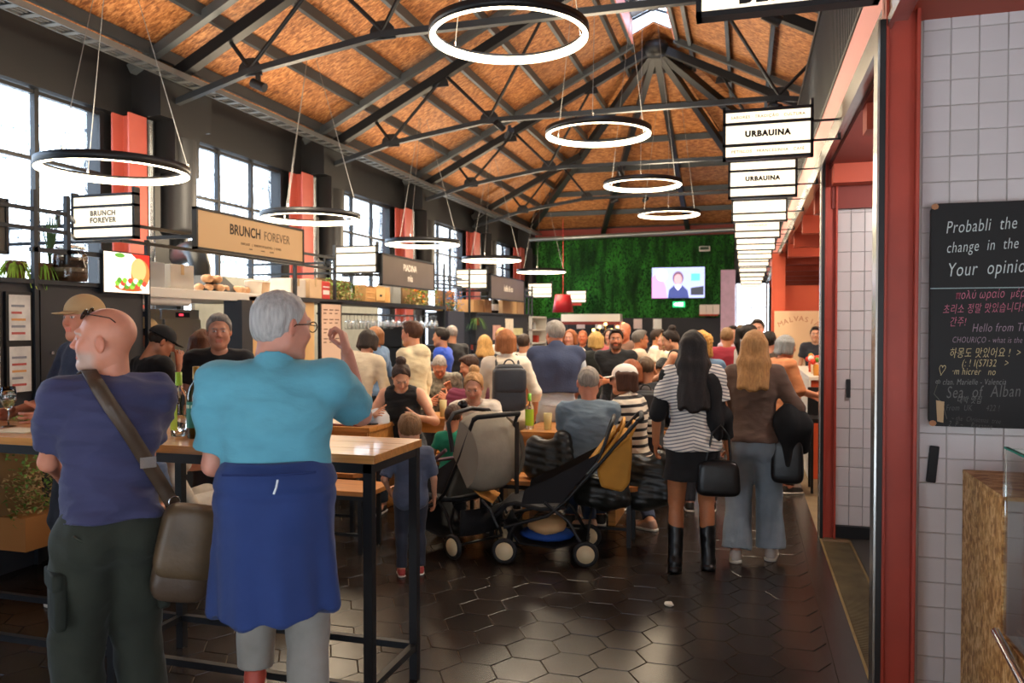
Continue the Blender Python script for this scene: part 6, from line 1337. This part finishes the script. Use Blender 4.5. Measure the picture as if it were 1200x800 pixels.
# --- left middle crowd
st('dark haired woman in cream sweater and grey jeans leaning to the bar', 415, 389, 7.5, -25, H=1.62, fem=True, b=1.12, hair=('bob', '2a1e18', 0), top=('long', 'd8c8ac', dict(hem=.0)), bottom=('trousers', '5a5f68'), lean=10, tilt=8, hands=[(-.1, .4, 1.05), (.3, .2, .9)], head=(0, 20, 0))
st('woman with brown bob in denim blue top facing the bar', 441, 381, 9.2, 50, fem=True, hair=('bob', '8a5a34', 0), top=('elbow', '5a7494'), bottom=('trousers', '18191d'), hands=[(-.1, .3, 1.1), (.2, .25, 1.05)])
st('young man in cream hoodie with a dark strap, facing left', 485, 375, 7.6, 55, hair=('short', '4a2c1c', 0), top=('long', 'e0d2ae', dict(hood=1)), bottom=('trousers', '3a3e48'), skin='cf9070')
st('boy in bright blue t-shirt with dark hair', 519, 386, 9.7, 70, H=1.60, b=.9, hair=('short', '1e1612', 0), top=('tee', '2a4fc0'), skin='c08868')
st('balding man in black jacket behind the boy in blue', 530, 380, 10.6, 30, b=1.15, hair=('crop', '9a9088', 0), top=('long', '17181c'), skin='c08868')
se('woman with a dark bun in black tank top seated at the tray table', 470, 419, 7.1, 168, H=1.72, fem=True, b=1.12, hair=('bun', '33211a', 0), top=('tank', '141416'), skin='d09a7c', lean=16, head=(15, 32, 0), hands=[(-.20, .42, .84), (.18, .40, .86)], v=.010, hv=.0055)
se('balding man in floral shirt looking down at a small table', 515, 410, 8.9, 180, hair=('crop', 'a09890', 0), b=1.1, top=('tee', '8a8478', dict(mat=mat('8a8678', .8, noise=.9, nscale=28))), head=(0, 40, 0), lean=15, skin='cf8a6a', hands=[(-.12, .42, .80), (.12, .42, .80)])
se('dark haired person in maroon top seated beside the floral shirt man', 556, 414, 8.75, 100, hair=('short', '3a2218', 0), top=('long', '5a2438'), head=(0, 15, 0), skin='cf9070', hands=[(-.1, .4, .85), (.1, .35, .95)])
puffer(-2.85, 7.95, .70, (.2, .12, .14), 'maroon jacket heaped in the lap of the floral shirt man').data.materials[0] = mat('6a2440', .8)
st('blonde woman with loose hair far behind the maroon top', 568, 391, 9.2, 10, fem=True, hair=('long', 'c89a58', .05), top=('tee', '3a3e4a'))
st('blonde person in a pale top at the paper notices of the dark stall', 588, 386, 11.0, 0, H=1.6, fem=True, hair=('bob', 'b88a54', 0), top=('long', 'c8c4bc'))
st('person with dark hair in pale t-shirt by the dark post', 613, 392, 9.6, -20, H=1.52, hair=('short', '3a2a20', 0), top=('long', 'd8d0c4'), b=.85, skin='c08868')
Sw = st('woman with auburn bob in white shirt carrying a grey backpack', 593, 390, 6.9, 8, H=1.60, fem=True, b=1.18, hair=('bob', 'a8683c', 0), top=('rolled', 'e8dcc8', dict(collar=1)), bottom=('wide', 'c8b89a'), hands=[(-.2, .3, 1.0), (.30, .12, .92)], skin='c08868', v=.011, hv=.006)
def backpack(I, label, col, sz=(.15, .075, .20), zc=.28):
    t = thing('backpack', label, 'backpack', tuple(I['root'].location), I['root'].rotation_euler.z); S = I['S']; A = I['A']; M_ = mat(col, .5, noise=.12, bump=.15)
    m = MB(); superq(m, A((0, -.125-sz[1], zc))*S, sz, I['T'], .35, pinch=.15); m.build('pack', M_, t)
    m = MB(); superq(m, A((0, -.135-sz[1]*1.15, zc+sz[2]*.35))*S, (sz[0]*.94, sz[1], sz[2]*.52), I['T'], .3); m.build('flap', M_, t)
    MB().tube([A((.05*math.cos(a), -.13-sz[1], zc+sz[2]+.06*math.sin(a)))*S for a in np.linspace(0, PI, 9)], .007, 6).build('grab_handle', M_, t)
    for sx in (-1, 1): MB().tube([A(q)*S for q in ((sx*.10, -.11, zc+.14), (sx*.105, -.10, .50), (sx*.10, .0, .575), (sx*.11, .10, .50), (sx*.14, .13, .35))], .012, 6).build('strap', M_, t)
    return t
backpack(Sw, 'grey leather backpack on the auburn haired woman', '3a3d42')
W_ = se('blonde woman with hair tied up in white shirt looking down, facing the camera', 556, 445, 6.6, 178, H=1.70, fem=True, b=1.1, hair=('bun', 'b88a58', 0), top=('long', 'e6dccc', dict(collar=1)), head=(-6, 16, 0), lean=10, skin='c98e72', hands=[(-.2, .38, .70), (.12, .40, .66)], v=.010, hv=.005)
tag(MB().lathe([(0, -.02), (.04, -.015), (.04, .015), (0, .02)], (0, 0, 0), 14, 'y').build('hanging_sunglasses', mat('15161a', .2)), 'dark round glasses hanging from the collar of the white shirt woman', 'sunglasses').location = tuple(np.array(W_['root'].location)+np.array([0.02, -.36, .98]))
# children
V_ = st('small child in grey blue t-shirt and dark trousers seen from behind, red sneakers', 481, 492, 5.12, 4, child=1, b=1.12, hair=('short', '8a6440', 0), top=('tee', '4a5266', dict(hem=-.20, ease=.03, sleeve=.9)), bottom=('trousers', '2a2e3a'), shoes='a83a34', head=(10, 10, 0), hands=[(-.24, .12, .95), (.27, .06, .84)], skin='c08a6c')
m = MB().box(-.014, .014, -.003, 0, -.004, .004).box(-.02, -.008, -.003, 0, 0, .012); lo_ = m.build('shirt_logo', mat('f0f0f0', .6), V_['root']); lo_.location = tuple(V_['A']((.02, -.145, .40))*V_['S'])
st('boy in green t-shirt seen from behind next to the raised canopy stroller', 530, 481, 6.25, 0, child=1, b=1.1, hair=('crop', '4a3020', 0), top=('tee', '1f8a6a', dict(hem=-.16, ease=.03)), bottom=('trousers', '1c1e26'), skin='c08060', head=(-25, 8, 0), hands=[(-.22, .25, 1.0), (.22, .3, 1.0)])
# --- man with sweater over shoulders
def shoulder_sweater(I, lo, hi, hs):
    g = G(lo, hi, hs); A, T, P = I['A'], I['T'], I['P']; SH = I['SH']
    g.cap(SH[0], SH[1], .092, k=.05); g.ell(A((0, -.05, .36)), (.215, .125, .20), T, k=.05); g.cap(A((-.14, -.075, .40)), A((-.12, -.085, .14)), .085, k=.05); g.cap(A((.14, -.075, .40)), A((.12, -.085, .14)), .085, k=.05); g.cap(A((0, -.09, .40)), A((0, -.09, .14)), .10, k=.06)
    g.cap(A((0, -.03, .50)), A((0, -.02, .56)), .085, .078, k=.03); g.plane(A((0, 0, .14)), (0, 0, -1)); g.cap(A((0, .0, .5)), A((0, .03, .66)), .054, k=.01, sub=True)
    g.plane(A((0, .045, 0)), T@np.array([0, 1., 0]))
    v, f = g.nets(); n = vnormals(v, f); v = v+n*(wob(v, 15, 4)*.010)[:, None]; npmesh('draped_sweater', v*I['S'], f, mat('3a4460', .9, noise=.1, bump=.3, bscale=70), None, I['root'])
st('grey haired man with navy sweater draped over his shoulders and light trousers', 652, 374, 7.3, 2, b=1.18, hair=('short', '9a948c', 0), top=('polo', 'c8d4e0', dict(over=shoulder_sweater, hem=.0)), bottom=('trousers', 'b8c4d0'), lean=4, head=(25, 5, 0), hands=[(-.30, .10, .82), (.2, .3, 1.0)], skin='c88060', v=.011, hv=.006)
se('grey haired man in grey blue t-shirt seated with his back to the camera', 690, 427, 6.05, 4, H=1.78, b=.98, poles=[(-.3, -.3, -1), (.3, -.3, -1)], hair=('crop', '8f867c', 0), top=('tee', '6f8290', dict(hem=-.12)), bottom=('trousers', '3a4a66'), lean=6, skin='c88468', hands=[(-.1, .44, .82), (.1, .44, .82)], v=.009, hv=.005)
se('woman in white cap and black striped cream sweater looking left', 735, 425, 6.2, 62, H=1.66, fem=True, hair=('bob', '4a2c1c', 0), hat=('ece4d8', 0), top=('long', 'e8dcc8', dict(stripes=('1a1a1e', .062, .38, 2, 0), collar=1)), bottom=('trousers', '2f3a52'), head=(20, 0, 0), glasses=('dark',), hands=[(-.05, .34, .82), (.22, .25, .78)], feet=[(-.12, .36, .075), (.16, -.05, .075)], shoes='b8907c', skin='d09470', v=.009, hv=.005)
# --- far crowd
st('bearded man in black polo with folded arms facing the camera', 722, 384, 8.7, 178, b=1.12, hair=('short', '241a14', 0), beard=.8, top=('polo', '16181c'), skin='b87a58', hands=[(.10, .22, 1.12), (-.10, .24, 1.10)], v=.013, hv=.006)
st('bald man behind the bearded man in black polo', 733, 377, 10.6, 150, hair=('bald', '8a8078'), top=('tee', '8a6a5a'), skin='c87a58')
st('blonde woman in black top with sunglasses on her head', 699, 387, 9.4, 20, fem=True, b=1.1, hair=('bob', 'c8a05c', 0), top=('long', '1a1e1c'), glasses=('dark', 1))
st('auburn woman in a white top behind the sweater man', 669, 388, 10.2, 160, H=1.58, fem=True, hair=('bob', '9a5a34', 0), top=('tee', 'd8c8b8'))
st('red faced man in dark t-shirt near the far lamps', 683, 386, 12.5, 170, hair=('crop', 'a05a30', 0), top=('tee', '16181e'), skin='d07850')
st('person in pink top among the far crowd left of the bald man', 714, 384, 12.0, 175, fem=True, hair=('bob', '3a2a20', 0), top=('tee', 'c86a70'))
st('grey haired man in profile wearing a pale shirt, facing right', 748, 386, 9.8, -75, hair=('short', '6a645e', 0), top=('tee', 'e0c8b0'), skin='c07a54', glasses=('clear',), hands=[(-.1, .4, 1.0), (.1, .4, 1.0)])
st('man in white t-shirt standing near the dark end wall', 769, 385, 11.2, -100, hair=('short', '3a2a20', 0), top=('tee', 'f0e8d4'), skin='c88860')
st('person in cream top beside the white t-shirt man', 781, 393, 10.4, 100, H=1.52, fem=True, hair=('bob', 'a88a60', 0), top=('long', 'e8e0c0'))
st('woman in black sleeveless top with white sunglasses on her dark hair', 792, 384, 8.9, 80, fem=True, hair=('bun', '221814', 0), top=('tank', '141416'), glasses=('dark', 1), skin='d09878', hands=[(-.1, .38, 1.05), (.1, .38, 1.1)], head=(0, 20, 0))
AH_ = se('man with short brown hair and black backpack seated facing away', 757, 416, 7.35, 0, b=1.1, hair=('crop', '5a4634', 0), top=('long', '1c2028'), bottom=('trousers', '22252c'), skin='b87a58'); backpack(AH_, 'black backpack with a white strap on the seated man', '17181b')
se('dark haired young man in black jacket looking down at mid hall', 779, 415, 9.1, 172, hair=('short', '17120f', 0), top=('long', '15171b'), head=(0, 35, 0), skin='c89470', lean=18)
se('reddish haired woman half hidden behind the white cap', 741, 419, 7.3, 150, fem=True, hair=('bob', '8a4a28', 0), top=('long', '3a3434'), skin='c88868')
st('woman with curly golden hair in a denim jacket seen from behind', 822, 388, 6.9, 6, fem=True, b=1.15, hair=('curly', 'd8a050', 0), top=('long', '5a7490'), bottom=('trousers', '2a2c34'))
# --- two women walking away
def boots(I, lo, hi, hs):
    for i in range(2):
        a, k_ = I['AN'][i], I['KN'][i]; g = G(a-np.array([.1, .14, .1]), a+np.array([.1, .26, .42]), .009); q = a+(k_-a)*.74; n = nrm(k_-a); bot = a[2]-.075
        g.cap(a, k_, .050, .064, k=.02, cut=[(q, n)]); g.cap(a+[0, -.02, -.03], a+[0, .13, -.038], .046, .040, k=.03, cut=[((0, 0, bot), (0, 0, -1))]); g.cap(a+[0, -.03, -.06], a+[0, .135, -.06], .052, .046, k=.008, cut=[((0, 0, bot), (0, 0, -1)), ((0, 0, bot+.035), (0, 0, 1))])
        v, f = g.nets(); n_ = vnormals(v, f); v = v+n_*(wob(v*[1, 1, 2], 25, 1)*.004)[:, None]; npmesh('boot', v*I['S'], f, mat('101012', .32, noise=.1), None, I['root'])
def cardigan(I, lo, hi, hs):
    boots(I, lo, hi, hs); g = G(lo, hi, hs); A = I['A']; SH, EL, WR = I['SH'], I['EL'], I['WR']
    g.cap(SH[1]-[.02, 0, 0], EL[1]-[.02, 0, 0], .066, .060, k=.04); g.cap(EL[1], EL[1]*.3+WR[1]*.7, .058, .052, k=.03, cut=[(EL[1]*.35+WR[1]*.65, nrm(WR[1]-EL[1]))]); g.cap(A((.10, -.05, .44)), A((.15, -.06, .08)), .085, .06, k=.05)
    g.cap(SH[0], EL[0], .066, .060, k=.04); g.cap(A((-.02, -.05, .46)), SH[0], .07, k=.04); g.plane(A((0, 0, .02)), (0, 0, -1)); v, f = g.nets(); n = vnormals(v, f); v = v+n*(wob(v, 15, 4)*.01)[:, None]; npmesh('cardigan', v*I['S'], f, mat('141416', .9, bump=.3), None, I['root'])
AL_ = st('woman with very long black hair, striped top, short black skirt and tall black boots', 812, 402, 5.22, 3, H=1.60, fem=True, b=1.1, hair=('long', '1c1412', .33), top=('tee', 'e4dcd0', dict(stripes=('77777e', .022, .35, 2, .25), hem=-.03, ease=.03, over=cardigan)), bottom=('skirt', '131315', dict(len=.25)), shoes=None, hands=[(-.26, .08, .90), (.26, .10, .86)], feet=[(-.12, -.03, .08), (.12, .06, .08)], skin='b8764e', v=.009, hv=.005)
def handbag(I, label, col, c, r, straps=True):
    t = thing('handbag', label, 'handbag', tuple(I['root'].location), I['root'].rotation_euler.z); S = I['S']; M_ = mat(col, .35, noise=.1, bump=.2, bscale=20); c = np.array(c)
    m = MB(); superq(m, c*S, r, None, .4, pinch=.12); m.build('bag_body', M_, t)
    if straps:
        for dy in (-.02, .02): MB().tube([(c+[-r[0]*.6, dy, r[2]*.9])*S, (c+[-r[0]*.3, dy, r[2]+.20])*S, (c+[r[0]*.1, dy, r[2]+.26])*S, (c+[r[0]*.5, dy, r[2]+.18])*S, (c+[r[0]*.6, dy, r[2]*.9])*S], .008, 6).build('strap', M_, t)
    return t
handbag(AL_, 'black leather handbag held by the woman with very long black hair', '101012', (.17, -.13, .70), (.145, .06, .115))
AM_ = st('woman with long blonde hair, brown sweater and wide grey blue jeans', 884, 399, 5.42, -4, H=1.60, fem=True, b=1.08, hair=('long', 'a87a48', .20), top=('long', '5a4438', dict(hem=.0, ease=.026)), bottom=('wide', '66788c', dict(mat=mat('84909a', .85, noise=.25, nscale=5, bump=.25, bscale=120))), shoes='c8c0b8', hands=[(-.26, .10, .86), (.30, .16, 1.0)], feet=[(-.12, -.05, .075), (.12, .10, .075)], v=.009, hv=.005)
g = G((-.2, -.2, -.36), (.22, .2, .22), .012); g.ell((0, 0, .05), (.10, .11, .13), k=.05); g.cap((-.02, 0, .05), (-.03, -.02, -.22), .09, .055, k=.06, flat=((1, 0, 0), .8)); g.cap((.05, 0, .02), (.07, .03, -.12), .08, .05, k=.06); v, f = g.nets(); n = vnormals(v, f); v = v+n*(wob(v*[1, 1, .4], 24, 8)*.018)[:, None]
o = npmesh('carried_jacket', v, f, mat('111113', .85, noise=.2)); pj = AM_['root'].location; o.location = (pj[0]+.24, pj[1]-.06, .92); tag(o, 'black jacket hanging over the right arm of the blonde woman', 'jacket')
handbag(AM_, 'dark shoulder bag hanging under the arm of the blonde woman', '151517', (.24, -.06, .78), (.11, .05, .15), True)
# --- right far group
st('person in maroon shirt with a strap across the back near the bright door', 852, 383, 9.8, 0, b=1.1, hair=('short', '8a6a48', 0), top=('long', 'a03040'), skin='c88860')
st('dark haired person with a ponytail in pale grey top looking right', 876, 378, 8.2, -60, fem=True, hair=('pony', '1c1614', .2), top=('long', 'b8b0a8'), skin='c08060', bottom=('trousers', '2a2a30'))
st('tall man with dark receding hair looking down near the bright door', 888, 373, 10.2, 175, hair=('short', '3a302a', 0), top=('tee', '6a6a70'), skin='d09a80')
st('person with brown hair in front of the bright doorway', 868, 380, 13.5, 0, hair=('short', '6a5238', 0), top=('long', '7a6a58'))
st('dark haired person beside the tall man near the doorway', 859, 381, 12.0, 170, hair=('short', '1c1614', 0), top=('tee', 'c8b8c8'))
st('person with black hair in brown coat behind the blonde woman', 900, 392, 8.6, -20, H=1.56, hair=('short', '17120f', 0), top=('long', '3a3028'))
st('older woman with grey bob in apricot top leaning on the orange counter', 917, 394, 7.7, -62, H=1.54, fem=True, b=1.3, belly=.2, hair=('bob', '8a8c8e', 0), top=('elbow', 'c07a50'), bottom=('trousers', '2c2a2c'), hands=[(.0, .34, 1.06), (.2, .3, 1.08)], skin='cf8a6a', head=(0, 8, 0), v=.011, hv=.006)
st('server with dark hair behind the right hand counter', 946, 382, 12.2, 178, hair=('short', '17120f', 0), top=('tee', '2a303c'), skin='d0a080', off=(.12, 0))
# ------------------------------------------------------------------ labels of look-alikes
ORD = ['first', 'second', 'third', 'fourth', 'fifth', 'sixth', 'seventh', 'eighth', 'ninth', 'tenth', 'eleventh', 'twelfth', 'thirteenth', 'fourteenth', 'fifteenth']
def relabel(group, fn):
    L_ = [o for o in bpy.data.objects if o.get('group') == group and o.parent is None]
    for i, o in enumerate(L_): o['label'] = fn(i, o)
relabel('bread bags on the canopy', lambda i, o: 'clear bag of bread rolls on the white canopy, '+('upper layer, ' if i > 4 else 'lower layer, ')+ORD[i % 5]+' from the duct')
relabel('wine glasses hanging over the wine bar', lambda i, o: 'upside down wine glass hanging over the wine bar, '+('front' if i % 2 == 0 else 'back')+' row, '+ORD[i//2]+' from the menu board')
relabel('small bottles in the bar rack', lambda i, o: 'small bottle in the dark bar rack, '+('lower' if i < 7 else 'upper')+' shelf, '+ORD[i % 7]+' from the left')
relabel('packs on the red shelf', lambda i, o: 'small wrapped white pack on the red shelf, '+('lower' if i < 3 else 'upper')+' row, '+('left', 'middle', 'right')[i % 3])
relabel('flower jars on the right counter', lambda i, o: 'jar of red and white flowers, '+ORD[i//4]+' row of the right counter, '+ORD[i % 4]+' from left')
relabel('cuts in the glass display', lambda i, o: 'pale pink cured meat cut in the glass display, '+ORD[i]+' from the camera')
relabel('sausages in the glass display', lambda i, o: 'reddish sausage hanging in the glass display, '+ORD[i]+' from the camera')
relabel('glowing lamps on the far stall', lambda i, o: 'tiny glowing lamp on the far stall counter, '+ORD[i]+' from the left')
relabel('notices below the moss wall', lambda i, o: 'small pale paper notice on the dark wall below the moss, '+ORD[i]+' from the left')
relabel('bulbs over the right counter', lambda i, o: 'small bright bulb over the right hand counter, '+ORD[i]+' from the camera')
